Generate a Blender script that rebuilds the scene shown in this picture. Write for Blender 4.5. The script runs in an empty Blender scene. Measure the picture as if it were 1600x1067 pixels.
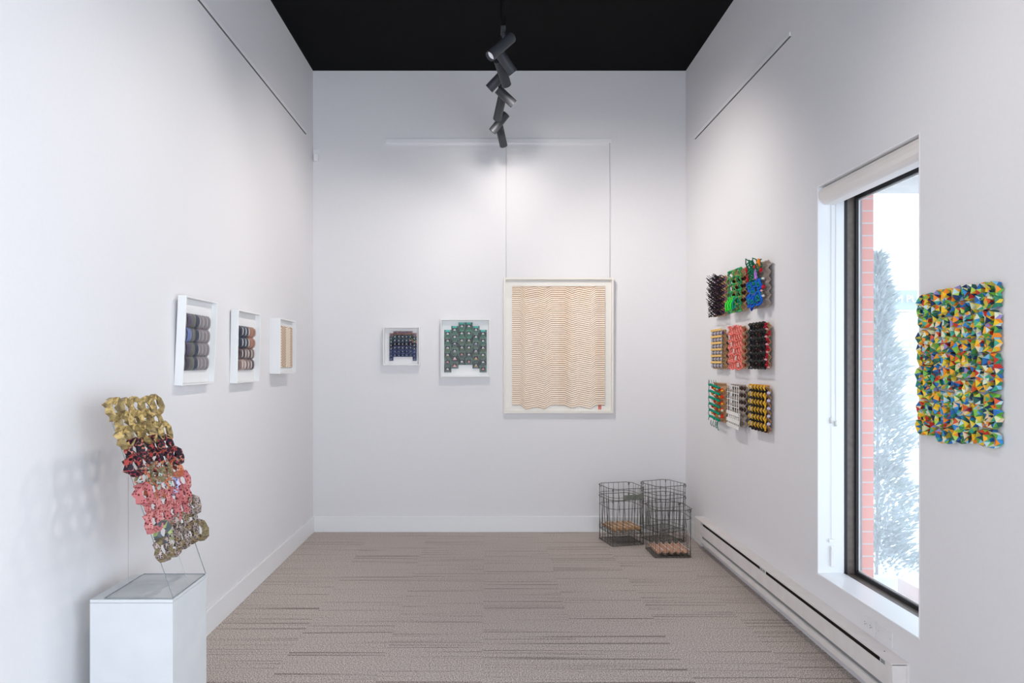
import bpy, math, random
from mathutils import Vector, Matrix

# ------------------------------------------------------------------ camera, world, light, exposure
F = 1067.0                     # focal length in pixels of the 1600 px wide frame
VX, VY = 763.0, 566.0          # vanishing point of the room's long axis
CH = 1.5                       # camera height
XL, XR, YB, ZC = -1.551, 1.746, 6.04, 4.078
WY0, WY1, WZ0, WZ1 = 2.762, 3.625, 0.375, 2.434      # window opening
sc = bpy.context.scene
col = sc.collection
cam = bpy.data.cameras.new('camera')
cam.sensor_width = 36.0
cam.lens = F / 1600 * 36
cam.shift_x = (800 - VX) / 1600
cam.shift_y = (VY - 533.5) / 1600
camo = bpy.data.objects.new('camera', cam)
col.objects.link(camo)
camo.location = (0, 0, CH)
camo.rotation_euler = (math.pi / 2, 0, 0)
sc.camera = camo

world = bpy.data.worlds.new('sky')
sc.world = world
world.use_nodes = True
bg = world.node_tree.nodes['Background']
bg.inputs[0].default_value = (0.76, 0.88, 1.0, 1)
bg.inputs[1].default_value = 3.0
sc.view_settings.view_transform = 'Standard'
sc.view_settings.look = 'None'
sc.view_settings.gamma = 1
sc.view_settings.exposure = 0.09
sc.view_settings.use_curve_mapping = False
sc.cycles.use_denoising = True
sc.cycles.max_bounces = 10
sc.cycles.diffuse_bounces = 6
sc.cycles.transparent_max_bounces = 24
sc.cycles.caustics_reflective = False
sc.cycles.caustics_refractive = False
sc.cycles.sample_clamp_indirect = 1.5


def area_light(name, loc, rot, sx, sy, power, color, portal=False):
    l = bpy.data.lights.new(name, 'AREA')
    l.shape = 'RECTANGLE'
    l.size, l.size_y = sx, sy
    l.energy = power
    l.color = color
    o = bpy.data.objects.new(name, l)
    col.objects.link(o)
    o.location = loc
    o.rotation_euler = rot
    if portal:
        l.cycles.is_portal = True
    return o


# daylight through the big shop window in the right wall behind the camera, and a portal on the side window
area_light('daylight_shopfront', (1.70, -0.75, 1.5), (0, math.radians(90), 0), 2.3, 3.6, 78, (0.82, 0.91, 1.0))
area_light('daylight_front_fill', (0.1, -2.95, 1.5), (math.radians(90), 0, 0), 2.9, 2.4, 42, (0.87, 0.93, 1.0))  # daylight fill through an unseen front opening, added to even the back wall
area_light('daylight_window', (1.90, (WY0 + WY1) / 2, (WZ0 + WZ1) / 2), (0, math.radians(90), 0), WZ1 - WZ0, WY1 - WY0, 1, (1, 1, 1), True)

SPOT_POWER = 47
SPOT_COLOR = (1.0, 0.93, 0.875)


# ------------------------------------------------------------------ helpers
def at(px, py, Y):
    return Vector(((px - VX) / F * Y, Y, CH - (py - VY) / F * Y))


_mats = {}


def mat(name, c, rough=0.6, metal=0.0, spec=0.5, emit=None, strength=1.0):
    if name in _mats:
        return _mats[name]
    m = bpy.data.materials.new(name)
    m.use_nodes = True
    b = m.node_tree.nodes['Principled BSDF']
    b.inputs['Base Color'].default_value = (c[0], c[1], c[2], 1)
    b.inputs['Roughness'].default_value = rough
    b.inputs['Metallic'].default_value = metal
    b.inputs['Specular IOR Level'].default_value = spec
    if emit:
        b.inputs['Emission Color'].default_value = (*emit, 1)
        b.inputs['Emission Strength'].default_value = strength
    _mats[name] = m
    return m


def noisy(name, c1, c2, scale, rough=0.7, bump=0.0, spec=0.3, detail=4, lo=0.35, hi=0.65, metal=0.0):
    m = mat(name, c1, rough, metal, spec)
    nt = m.node_tree
    b = nt.nodes['Principled BSDF']
    tc = nt.nodes.new('ShaderNodeTexCoord')
    n = nt.nodes.new('ShaderNodeTexNoise')
    n.inputs['Scale'].default_value = scale
    n.inputs['Detail'].default_value = detail
    r = nt.nodes.new('ShaderNodeValToRGB')
    r.color_ramp.elements[0].position = lo
    r.color_ramp.elements[1].position = hi
    r.color_ramp.elements[0].color = (*c1, 1)
    r.color_ramp.elements[1].color = (*c2, 1)
    nt.links.new(tc.outputs['Object'], n.inputs['Vector'])
    nt.links.new(n.outputs['Fac'], r.inputs['Fac'])
    nt.links.new(r.outputs['Color'], b.inputs['Base Color'])
    if bump:
        bp = nt.nodes.new('ShaderNodeBump')
        bp.inputs['Strength'].default_value = bump
        bp.inputs['Distance'].default_value = 0.002
        nt.links.new(n.outputs['Fac'], bp.inputs['Height'])
        nt.links.new(bp.outputs['Normal'], b.inputs['Normal'])
    return m


def dotted(name, base, dot, scale, size, rough=0.5, base2=None):
    """paper printed with dots"""
    m = mat(name, base, rough, 0, 0.3)
    nt = m.node_tree
    b = nt.nodes['Principled BSDF']
    tc = nt.nodes.new('ShaderNodeTexCoord')
    v = nt.nodes.new('ShaderNodeTexVoronoi')
    v.inputs['Scale'].default_value = scale
    v.inputs['Randomness'].default_value = 0.55
    lt = nt.nodes.new('ShaderNodeMath')
    lt.operation = 'LESS_THAN'
    lt.inputs[1].default_value = size
    mx = nt.nodes.new('ShaderNodeMix')
    mx.data_type = 'RGBA'
    mx.inputs[6].default_value = (*base, 1)
    mx.inputs[7].default_value = (*dot, 1)
    nt.links.new(tc.outputs['Object'], v.inputs['Vector'])
    nt.links.new(v.outputs['Distance'], lt.inputs[0])
    nt.links.new(lt.outputs[0], mx.inputs[0])
    if base2:
        n = nt.nodes.new('ShaderNodeTexNoise')
        n.inputs['Scale'].default_value = scale * 0.35
        r = nt.nodes.new('ShaderNodeValToRGB')
        r.color_ramp.interpolation = 'CONSTANT'
        r.color_ramp.elements[0].color = (*base, 1)
        r.color_ramp.elements[1].color = (*base2, 1)
        r.color_ramp.elements[1].position = 0.5
        nt.links.new(tc.outputs['Object'], n.inputs['Vector'])
        nt.links.new(n.outputs['Fac'], r.inputs['Fac'])
        nt.links.new(r.outputs['Color'], mx.inputs[6])
    nt.links.new(mx.outputs[2], b.inputs['Base Color'])
    return m


def glass(name, tint=(1, 1, 1), gloss=1.0, haze=0.0, rough=0.0):
    m = bpy.data.materials.new(name)
    m.use_nodes = True
    nt = m.node_tree
    nt.nodes.clear()
    out = nt.nodes.new('ShaderNodeOutputMaterial')
    tr = nt.nodes.new('ShaderNodeBsdfTransparent')
    tr.inputs[0].default_value = (*tint, 1)
    gl = nt.nodes.new('ShaderNodeBsdfGlossy')
    gl.inputs['Roughness'].default_value = rough
    fr = nt.nodes.new('ShaderNodeLayerWeight')
    fr.inputs[0].default_value = 0.5
    pw = nt.nodes.new('ShaderNodeMath')
    pw.operation = 'POWER'
    pw.inputs[1].default_value = 5.0
    nt.links.new(fr.outputs['Facing'], pw.inputs[0])
    mu = nt.nodes.new('ShaderNodeMath')
    mu.operation = 'MULTIPLY_ADD'
    mu.inputs[1].default_value = 0.9 * gloss
    mu.inputs[2].default_value = 0.06 * gloss
    mx = nt.nodes.new('ShaderNodeMixShader')
    nt.links.new(pw.outputs[0], mu.inputs[0])
    nt.links.new(mu.outputs[0], mx.inputs[0])
    nt.links.new(tr.outputs[0], mx.inputs[1])
    nt.links.new(gl.outputs[0], mx.inputs[2])
    last = mx
    if haze:
        tl = nt.nodes.new('ShaderNodeBsdfTranslucent')
        tl.inputs[0].default_value = (0.93, 0.95, 1, 1)
        m2 = nt.nodes.new('ShaderNodeMixShader')
        m2.inputs[0].default_value = haze
        nt.links.new(mx.outputs[0], m2.inputs[1])
        nt.links.new(tl.outputs[0], m2.inputs[2])
        last = m2
    nt.links.new(last.outputs[0], out.inputs[0])
    _mats[name] = m
    return m


class MB:
    """collects geometry for one mesh"""

    def __init__(s):
        s.v, s.f, s.m, s.sm = [], [], [], []

    def add(s, verts, faces, mi=0, smooth=False):
        o = len(s.v)
        s.v += [tuple(p) for p in verts]
        for f in faces:
            s.f.append([o + i for i in f])
            s.m.append(mi)
            s.sm.append(smooth)

    def box(s, a, b, mi=0):
        x0, y0, z0 = a
        x1, y1, z1 = b
        v = [(x0, y0, z0), (x1, y0, z0), (x1, y1, z0), (x0, y1, z0), (x0, y0, z1), (x1, y0, z1), (x1, y1, z1), (x0, y1, z1)]
        s.add(v, [(0, 3, 2, 1), (4, 5, 6, 7), (0, 1, 5, 4), (1, 2, 6, 5), (2, 3, 7, 6), (3, 0, 4, 7)], mi)

    def quad(s, *p, mi=0):
        s.add(p, [tuple(range(len(p)))], mi)

    def tube(s, pts, r, n=6, mi=0, closed=False, caps=True):
        pts = [Vector(p) for p in pts]
        N = len(pts)
        rr = r if isinstance(r, (list, tuple)) else [r] * N
        V, fs = [], []
        up = None
        for i, p in enumerate(pts):
            if closed:
                t = pts[(i + 1) % N] - pts[i - 1]
            else:
                t = pts[min(i + 1, N - 1)] - pts[max(i - 1, 0)]
            if t.length < 1e-9:
                t = Vector((0, 0, 1))
            t.normalize()
            if up is None:
                up = t.orthogonal().normalized()
            up = up - t * up.dot(t)
            if up.length < 1e-6:
                up = t.orthogonal()
            up.normalize()
            sd = t.cross(up)
            for k in range(n):
                a = 2 * math.pi * k / n
                V.append(p + (up * math.cos(a) + sd * math.sin(a)) * rr[i])
        for i in range(N if closed else N - 1):
            j = (i + 1) % N
            for k in range(n):
                fs.append((i * n + k, i * n + (k + 1) % n, j * n + (k + 1) % n, j * n + k))
        if caps and not closed:
            fs.append(tuple(range(n))[::-1])
            fs.append(tuple((N - 1) * n + k for k in range(n)))
        s.add(V, fs, mi, True)

    def blob(s, c, rx, ry, rz, mi=0, nu=8, nv=5, jit=0.0, rng=random):
        V = [(c[0], c[1], c[2] + rz)]
        for j in range(1, nv):
            th = math.pi * j / nv
            for i in range(nu):
                ph = 2 * math.pi * i / nu
                q = 1 + rng.uniform(-jit, jit)
                V.append((c[0] + rx * q * math.sin(th) * math.cos(ph), c[1] + ry * q * math.sin(th) * math.sin(ph), c[2] + rz * q * math.cos(th)))
        V.append((c[0], c[1], c[2] - rz))
        fs = []
        for i in range(nu):
            fs.append((0, 1 + i, 1 + (i + 1) % nu))
            for j in range(nv - 2):
                a = 1 + j * nu
                fs.append((a + i, a + nu + i, a + nu + (i + 1) % nu, a + (i + 1) % nu))
            a = 1 + (nv - 2) * nu
            fs.append((a + i, len(V) - 1, a + (i + 1) % nu))
        s.add(V, fs, mi, True)

    def build(s, name, mats, parent=None, bevel=0, seg=2):
        me = bpy.data.meshes.new(name)
        me.from_pydata(s.v, [], s.f)
        if not isinstance(mats, (list, tuple)):
            mats = [mats]
        for m in mats:
            me.materials.append(m)
        me.polygons.foreach_set('material_index', s.m)
        me.polygons.foreach_set('use_smooth', s.sm)
        me.update()
        o = bpy.data.objects.new(name, me)
        col.objects.link(o)
        if parent:
            o.parent = parent
        if bevel:
            b = o.modifiers.new('bevel', 'BEVEL')
            b.width = bevel
            b.segments = seg
            b.limit_method = 'ANGLE'
            b.angle_limit = math.radians(50)
        return o


def tag(o, label, cat, group=None, kind=None):
    o['label'] = label
    if cat:
        o['category'] = cat
    if group:
        o['group'] = group
    if kind:
        o['kind'] = kind
    return o


def thing(name, label, cat, loc=(0, 0, 0), rot=(0, 0, 0), group=None):
    o = bpy.data.objects.new(name, None)
    o.empty_display_size = 0.05
    col.objects.link(o)
    o.location = loc
    o.rotation_euler = rot
    return tag(o, label, cat, group)


def struct(o, label=None):
    o['kind'] = 'structure'
    if label:
        o['label'] = label
    return o


def boxobj(name, a, b, m, parent=None, bevel=0):
    mb = MB()
    mb.box(a, b)
    return mb.build(name, m, parent, bevel)


# ------------------------------------------------------------------ materials
WALL = noisy('wall_paint', (0.80, 0.79, 0.805), (0.81, 0.80, 0.815), 60, 0.75, 0.0, 0.2)
TRIM = mat('trim_white', (0.87, 0.875, 0.885), 0.35)
BLACK_CEIL = mat('ceiling_black', (0.0045, 0.0045, 0.005), 0.8, 0, 0.08)
WHITE = mat('white_lacquer', (0.88, 0.88, 0.88), 0.4)
MATBOARD = mat('mat_board', (0.86, 0.86, 0.86), 0.8)
CREAMFRAME = mat('cream_frame', (0.84, 0.80, 0.74), 0.45)
CREAMMAT = mat('cream_mount', (0.86, 0.84, 0.79), 0.8)
SILL = mat('sill_white', (0.88, 0.89, 0.91), 0.3)
BRONZE = noisy('bronze_frame', (0.12, 0.095, 0.085), (0.15, 0.125, 0.11), 40, 0.42, 0, 0.5)
BLACK = mat('black_gasket', (0.012, 0.012, 0.014), 0.5)
LAMP = mat('lamp_black', (0.040, 0.043, 0.050), 0.5, 0.0, 0.35)
WIRE = noisy('old_wire', (0.10, 0.10, 0.09), (0.17, 0.165, 0.15), 90, 0.5, 0, 0.5, metal=0.4)
HEAT = noisy('heater_enamel', (0.76, 0.72, 0.70), (0.80, 0.765, 0.745), 12, 0.4)
GLASS = glass('picture_glass', gloss=0.25)
WINGLASS = glass('window_glass', gloss=0.6, haze=0.25)
ACRYLIC = glass('clear_acrylic', tint=(0.995, 0.998, 0.998), gloss=0.15)
ACREDGE = mat('acrylic_edge', (0.22, 0.24, 0.25), 0.25)
CARD = noisy('pulp_card', (0.42, 0.25, 0.13), (0.56, 0.36, 0.21), 60, 0.9, 0.3, 0.1)
CARDGREY = noisy('pulp_card_grey', (0.33, 0.27, 0.23), (0.45, 0.38, 0.33), 60, 0.9, 0.3, 0.1)
CARDPINK = noisy('pulp_card_pink', (0.52, 0.30, 0.20), (0.62, 0.40, 0.30), 60, 0.9, 0.3, 0.1)


def carpet():
    m = mat('carpet', (0.3, 0.26, 0.24), 0.95, 0, 0.05)
    nt = m.node_tree
    L = nt.links.new
    b = nt.nodes['Principled BSDF']

    def math_(op, a, bb=None, c=None):
        n = nt.nodes.new('ShaderNodeMath')
        n.operation = op
        for i, x in enumerate((a, bb, c)):
            if x is None:
                continue
            if isinstance(x, (int, float)):
                n.inputs[i].default_value = x
            else:
                L(x, n.inputs[i])
        return n.outputs[0]
    tc = nt.nodes.new('ShaderNodeTexCoord')
    sp = nt.nodes.new('ShaderNodeSeparateXYZ')
    L(tc.outputs['Object'], sp.inputs[0])
    x, y = sp.outputs[0], sp.outputs[1]
    tx = math_('FLOOR', math_('DIVIDE', math_('ADD', x, 0.03), 0.5))
    ty = math_('FLOOR', math_('DIVIDE', math_('ADD', y, math_('MULTIPLY', tx, 0.21)), 1.0))
    wn = nt.nodes.new('ShaderNodeTexWhiteNoise')
    wn.noise_dimensions = '2D'
    cb = nt.nodes.new('ShaderNodeCombineXYZ')
    L(tx, cb.inputs[0])
    L(ty, cb.inputs[1])
    L(cb.outputs[0], wn.inputs['Vector'])
    off = math_('MULTIPLY', wn.outputs['Value'], 31.0)
    cb2 = nt.nodes.new('ShaderNodeCombineXYZ')
    L(math_('MULTIPLY', x, 0.9), cb2.inputs[0])
    L(math_('MULTIPLY', y, 150.0), cb2.inputs[1])
    L(off, cb2.inputs[2])
    n1 = nt.nodes.new('ShaderNodeTexNoise')
    n1.inputs['Scale'].default_value = 1.0
    n1.inputs['Detail'].default_value = 1.0
    L(cb2.outputs[0], n1.inputs['Vector'])
    r1 = nt.nodes.new('ShaderNodeValToRGB')
    r1.color_ramp.elements[0].position = 0.27
    r1.color_ramp.elements[0].color = (0.50, 0.48, 0.47, 1)
    r1.color_ramp.elements[1].position = 0.35
    r1.color_ramp.elements[1].color = (1, 1, 1, 1)
    cb3 = nt.nodes.new('ShaderNodeCombineXYZ')
    L(math_('MULTIPLY', x, 0.6), cb3.inputs[0])
    L(math_('MULTIPLY', y, 62.0), cb3.inputs[1])
    L(math_('ADD', off, 5.5), cb3.inputs[2])
    n3 = nt.nodes.new('ShaderNodeTexNoise')
    n3.inputs['Scale'].default_value = 1.0
    n3.inputs['Detail'].default_value = 0.0
    L(cb3.outputs[0], n3.inputs['Vector'])
    both = math_('MINIMUM', n1.outputs['Fac'], math_('ADD', n3.outputs['Fac'], 0.03))
    L(both, r1.inputs['Fac'])
    n2 = nt.nodes.new('ShaderNodeTexNoise')
    n2.inputs['Scale'].default_value = 170
    n2.inputs['Detail'].default_value = 3
    L(tc.outputs['Object'], n2.inputs['Vector'])
    r2 = nt.nodes.new('ShaderNodeValToRGB')
    r2.color_ramp.elements[0].position = 0.38
    r2.color_ramp.elements[0].color = (0.24, 0.20, 0.18, 1)
    r2.color_ramp.elements[1].position = 0.62
    r2.color_ramp.elements[1].color = (0.80, 0.71, 0.65, 1)
    L(n2.outputs['Fac'], r2.inputs['Fac'])
    mx = nt.nodes.new('ShaderNodeMix')
    mx.data_type = 'RGBA'
    mx.blend_type = 'MULTIPLY'
    mx.inputs[0].default_value = 1
    L(r2.outputs['Color'], mx.inputs[6])
    L(r1.outputs['Color'], mx.inputs[7])
    L(mx.outputs[2], b.inputs['Base Color'])
    bp = nt.nodes.new('ShaderNodeBump')
    bp.inputs['Strength'].default_value = 0.4
    bp.inputs['Distance'].default_value = 0.003
    L(n2.outputs['Fac'], bp.inputs['Height'])
    L(bp.outputs['Normal'], b.inputs['Normal'])
    return m


def brick():
    m = mat('red_brick', (0.5, 0.15, 0.08), 0.85, 0, 0.2)
    nt = m.node_tree
    L = nt.links.new
    b = nt.nodes['Principled BSDF']
    tc = nt.nodes.new('ShaderNodeTexCoord')
    sp = nt.nodes.new('ShaderNodeSeparateXYZ')
    L(tc.outputs['Object'], sp.inputs[0])
    ad = nt.nodes.new('ShaderNodeMath')
    ad.operation = 'ADD'
    L(sp.outputs[0], ad.inputs[0])
    L(sp.outputs[1], ad.inputs[1])
    cb = nt.nodes.new('ShaderNodeCombineXYZ')
    L(ad.outputs[0], cb.inputs[0])
    L(sp.outputs[2], cb.inputs[1])
    br = nt.nodes.new('ShaderNodeTexBrick')
    br.inputs['Color1'].default_value = (0.80, 0.24, 0.15, 1)
    br.inputs['Color2'].default_value = (0.72, 0.20, 0.12, 1)
    br.inputs['Mortar'].default_value = (0.55, 0.46, 0.44, 1)
    br.inputs['Scale'].default_value = 1.0
    br.inputs['Mortar Size'].default_value = 0.004
    br.inputs['Brick Width'].default_value = 8.0
    br.inputs['Row Height'].default_value = 0.066
    L(cb.outputs[0], br.inputs['Vector'])
    L(br.outputs['Color'], b.inputs['Base Color'])
    return m


CARPET = carpet()
BRICK = brick()

# ------------------------------------------------------------------ room shell
Y0 = -3.0
T = 0.15
fl = boxobj('floor', (XL - T, Y0 - T, -0.1), (XR + 0.14, YB + T, 0), CARPET)
struct(fl, 'grey-brown striped carpet tile floor')
struct(boxobj('ceiling', (XL - T, Y0 - T, ZC), (XR + 0.14, YB + T, ZC + 0.1), BLACK_CEIL), 'flat black ceiling')
struct(boxobj('wall_left', (XL - T, Y0, 0), (XL, YB, ZC), WALL), 'white gallery wall with three framed pieces')
struct(boxobj('wall_back', (XL - T, YB, 0), (XR + 0.14, YB + T, ZC), WALL), 'white end wall with three frames')
mb = MB()
XO = XR + 0.14
mb.box((XR, 1.1, 0), (XO, WY0, ZC))
mb.box((XR, Y0, 0), (XO, -2.6, ZC))
mb.box((XR, -2.6, 0), (XO, 1.1, 0.3))
mb.box((XR, -2.6, 2.7), (XO, 1.1, ZC))
mb.box((XR, WY1, 0), (XO, YB, ZC))
mb.box((XR, WY0, 0), (XO, WY1, WZ0))
mb.box((XR, WY0, WZ1), (XO, WY1, ZC))
struct(mb.build('wall_right', WALL), 'white wall pierced by the tall window')
mb = MB()
mb.box((XL - T, Y0 - T, 0), (-1.35, Y0, ZC))
mb.box((1.55, Y0 - T, 0), (XR + 0.14, Y0, ZC))
mb.box((-1.35, Y0 - T, 2.7), (1.55, Y0, ZC))
mb.box((-1.35, Y0 - T, 0), (1.55, Y0, 0.3))
struct(mb.build('wall_front', WALL), 'white wall behind the camera')
mb = MB()
mb.box((XL, Y0, 0), (XL + 0.014, YB - 0.014, 0.139))
struct(mb.build('baseboard_left', TRIM, bevel=0.004))
mb = MB()
mb.box((XL, YB - 0.014, 0), (XR, YB, 0.139))
struct(mb.build('baseboard_back', TRIM, bevel=0.004))
struct(boxobj('baseboard_right', (XR - 0.014, 5.56, 0), (XR, YB - 0.014, 0.139), TRIM, bevel=0.004))

# window
win = bpy.data.objects.new('window_1', None)
col.objects.link(win)
win.location = (XO, (WY0 + WY1) / 2, WZ0)
struct(win, 'tall narrow window with bronze frame in the right wall')


def wpart(mb, name, m, bevel=0):
    o = mb.build(name, m, None, bevel)
    o.parent = win
    o.matrix_parent_inverse = Matrix.Translation(win.location).inverted()
    return o


mb = MB()   # white reveal lining
t = 0.008
mb.box((XR - 0.002, WY0, WZ0 - 0.001), (XO, WY1, WZ0 + t))
wpart(mb, 'window_sill', SILL, 0.003)
mb = MB()
mb.box((XR - 0.001, WY1 - t, WZ0 + t), (XO, WY1, WZ1))
mb.box((XR - 0.001, WY0, WZ0 + t), (XO, WY0 + t, WZ1))
mb.box((XR - 0.001, WY0 + t, WZ1 - t), (XO, WY1 - t, WZ1))
wpart(mb, 'reveal_lining', SILL, 0.002)
X1 = XO + 0.003
X2 = 1.952
mb = MB()   # bronze channel, lip stands proud next to the glass
b0, b1, c0, c1 = WY0 - 0.01, WY1 - 0.006, WZ0, WZ1 + 0.01
mb.box((X1, b1, c0), (X2 + 0.03, b1 + 0.05, c1 + 0.05))
mb.box((X1, b0 - 0.05, c0), (X2 + 0.03, b0, c1 + 0.05))
mb.box((X1, b0, c0 - 0.05), (X2 + 0.03, b1, c0 + 0.002))
mb.box((X1, b0, c1 - 0.06), (X2 + 0.03, b1, c1 + 0.05))
wpart(mb, 'frame', BRONZE, 0.002)
mb = MB()
g = 0.016
mb.box((X2 - 0.012, b1 - g, c0 + .002), (X2, b1 - 0.0005, c1 - .06))
mb.box((X2 - 0.012, b0 + 0.0005, c0 + .002), (X2, b0 + g, c1 - .06))
mb.box((X2 - 0.012, b0 + g, c0 + .002), (X2, b1 - g, c0 + .022))
mb.box((X2 - 0.012, b0 + g, c1 - .085), (X2, b1 - g, c1 - .06))
mb.box((X1 - 0.004, b1 - 0.004, c0 + .002), (X1 + 0.012, b1 - 0.0005, c1 - .06))
wpart(mb, 'gasket', BLACK, 0.001)
mb = MB()
mb.box((X2 + 0.001, b1 - g - .004, c0 + .022), (X2 + 0.007, b1 - g, c1 - .085))
mb.box((X2 + 0.001, b0 + g, c0 + .022), (X2 + 0.007, b1 - g, c0 + .028))
mb.box((X2 + 0.001, b0 + g, c1 - .090), (X2 + 0.007, b1 - g, c1 - .085))
wpart(mb, 'glazing_bead', mat('bead_white', (0.8, 0.78, 0.78), 0.4))
mb = MB()
mb.quad((X2 + 0.01, b0, c0), (X2 + 0.01, b1, c0), (X2 + 0.01, b1, c1), (X2 + 0.01, b0, c1))
wpart(mb, 'pane', WINGLASS)

# ------------------------------------------------------------------ outside
SNOW = noisy('snow', (0.80, 0.82, 0.86), (0.88, 0.89, 0.92), 3, 0.8)
CONC = noisy('concrete', (0.40, 0.39, 0.36), (0.52, 0.50, 0.46), 9, 0.9, 0.3)
mb = MB()
mb.box((XO + 0.10, 3.655, -0.3), (2.062, 3.98, 3.2))
struct(mb.build('trim_brick', BRICK), 'red brick pier outside at the far edge of the window')
mb = MB()
mb.box((XO + 0.10, 3.981, -0.3), (2.062, 6.2, 3.2))
mb.box((XO + 0.10, 1.1, -0.3), (2.062, 2.70, 3.2))
mb.box((XO + 0.10, -3.0, 2.7), (2.062, 1.1, 3.2))
mb.box((XO + 0.10, 2.70, -0.3), (2.062, 3.65, 0.12))
mb.box((XO + 0.10, 2.70, 2.52), (2.062, 3.65, 3.2))
struct(mb.build('trim_outer', mat('skin_pale', (0.74, 0.72, 0.70), 0.85)), 'outer face of the building, kept pale to limit red bounce')  # outer skin made pale so no red bounces onto the low wall
struct(boxobj('trim_canopy', (2.07, 1.6, 2.59), (5.2, 4.42, 2.85), CONC), 'concrete canopy outside above the window')
struct(boxobj('ground', (2.065, -6, -0.5), (60, 60, -0.3), SNOW), 'snow covered ground outside')
ROAD = noisy('wet_road', (0.30, 0.31, 0.33), (0.36, 0.37, 0.39), 2, 0.7)
struct(boxobj('road', (2.2, 19.3, -0.3), (58, 26, -0.285), ROAD), 'grey street running past the shops')
pl = boxobj('snowy_planter_wall', (2.44, 2.0, -0.3), (4.6, 4.08, 0.22), noisy('planter_render', (0.72, 0.70, 0.66), (0.78, 0.76, 0.72), 5, 0.85), bevel=0.01)
tag(pl, 'low pale concrete wall with snow on top, outside below the window', 'low wall')
pl.data.materials.append(SNOW)
for p in pl.data.polygons:
    if p.normal.z > 0.9:
        p.material_index = 1

rng = random.Random(5)
tr = thing('conifer_tree', 'pale conifer standing outside behind the window glass', 'tree', (3.30, 5.8, -0.3))
mb = MB()
mb.tube([(0, 0, 0), (0.01, 0, 1.4), (0.0, 0, 2.75)], [0.012, 0.009, 0.003], 7)
mb.build('trunk', mat('bark', (0.34, 0.32, 0.31), 0.9), tr)
mb = MB()
for i in range(9000):
    h = rng.random() ** 1.15
    z = 0.10 + h * 2.62
    R = 0.40 * (1 - h) ** 0.75 * (0.80 + 0.25 * math.sin(z * 11 + 1)) + 0.03
    a = rng.uniform(0, 2 * math.pi)
    r = R * math.sqrt(rng.uniform(0.0, 1)) ** 1.2
    c = Vector((r * math.cos(a), r * math.sin(a), z))
    d = Vector((math.cos(a), math.sin(a), rng.uniform(0.2, 1.1))).normalized()
    L_ = rng.uniform(0.05, 0.11)
    w = d.cross(Vector((rng.uniform(-1, 1), rng.uniform(-1, 1), rng.uniform(-1, 1)))).normalized() * rng.uniform(0.006, 0.014)
    mb.add([c - w, c + w, c + d * L_], [(0, 1, 2)], rng.randint(0, 1))
fo = mb.build('foliage', [mat('needle_green', (0.30, 0.38, 0.36), 0.8), mat('needle_pale', (0.44, 0.50, 0.53), 0.8)], tr)  # paler blue-grey needles mixed in at random
fo['kind'] = 'stuff'

bd = thing('shop_building', 'pale shop building with blue fascia and yellow sign across the street', 'building', (9.2, 28, -0.3))


def on(px, py, Y):
    p = at(px, py, Y)
    return Vector((p.x - 9.2, Y - 28, p.z + 0.3))


def slab(name, x0, y0, x1, y1, Y, d, m, par=bd):
    a, b = on(x0, y1, Y), on(x1, y0, Y)
    k = MB()
    k.box((a.x, a.y, a.z), (b.x, b.y + d, b.z))
    o = k.build(name, m, None)
    o.parent = par
    return o


slab('wall', 1150, 486, 1434, 601, 28, 5, mat('shop_wall', (0.62, 0.60, 0.62), 0.8))
slab('base_wall', 1150, 601, 1434, 635.5, 28.05, 5, mat('base_pale', (0.8, 0.8, 0.82), 0.8))
slab('grey_band', 1150, 615, 1434, 627, 27.95, 0.3, mat('band_grey', (0.40, 0.41, 0.44), 0.8))
fas = slab('fascia', 1150, 453, 1434, 484, 27.8, 5, mat('fascia_blue', (0.30, 0.38, 0.46), 0.7))
slab('white_coping', 1150, 484.2, 1432, 487, 27.7, 0.3, mat('coping', (0.9, 0.9, 0.9), 0.6))
sg = slab('yellow_sign', 1330, 488, 1430, 547, 27.7, 0.15, mat('sign_yellow', (0.72, 0.66, 0.34), 0.6))
wf = slab('shop_window', 1385, 550, 1424, 582, 27.9, 0.15, mat('shop_window_frame', (0.9, 0.9, 0.9), 0.6))
slab('pane', 1388, 552, 1420, 579, 27.88, 0.1, mat('shop_glass', (0.34, 0.37, 0.42), 0.2), bd)
slab('awning', 1370, 585, 1434, 592, 27.2, 0.7, mat('awning_white', (0.85, 0.85, 0.86), 0.7))


def lettering(name, txt, px, py, Y, size, m, par, loc_parent=Vector((9.2, 28, -0.3))):
    c = bpy.data.curves.new(name, 'FONT')
    c.body = txt
    c.size = size
    c.extrude = 0.01
    o = bpy.data.objects.new(name, c)
    col.objects.link(o)
    c.materials.append(m)
    o.rotation_euler = (math.pi / 2, 0, 0)
    o.location = at(px, py, Y) - loc_parent
    me = bpy.data.meshes.new_from_object(o.evaluated_get(bpy.context.evaluated_depsgraph_get()))
    bpy.data.objects.remove(o)
    w = bpy.data.objects.new(name, me)
    col.objects.link(w)
    w.rotation_euler = (math.pi / 2, 0, 0)
    w.location = at(px, py, Y) - loc_parent
    w.parent = par
    return w


lettering('lettering', 'DUM PUKHT', 1375, 472, 27.7, 0.42, mat('letter_pale', (0.75, 0.8, 0.85), 0.6), fas)
lettering('lettering', 'ca', 1409, 543.5, 27.6, 0.75, mat('letter_grey', (0.42, 0.42, 0.45), 0.6), sg)

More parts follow.
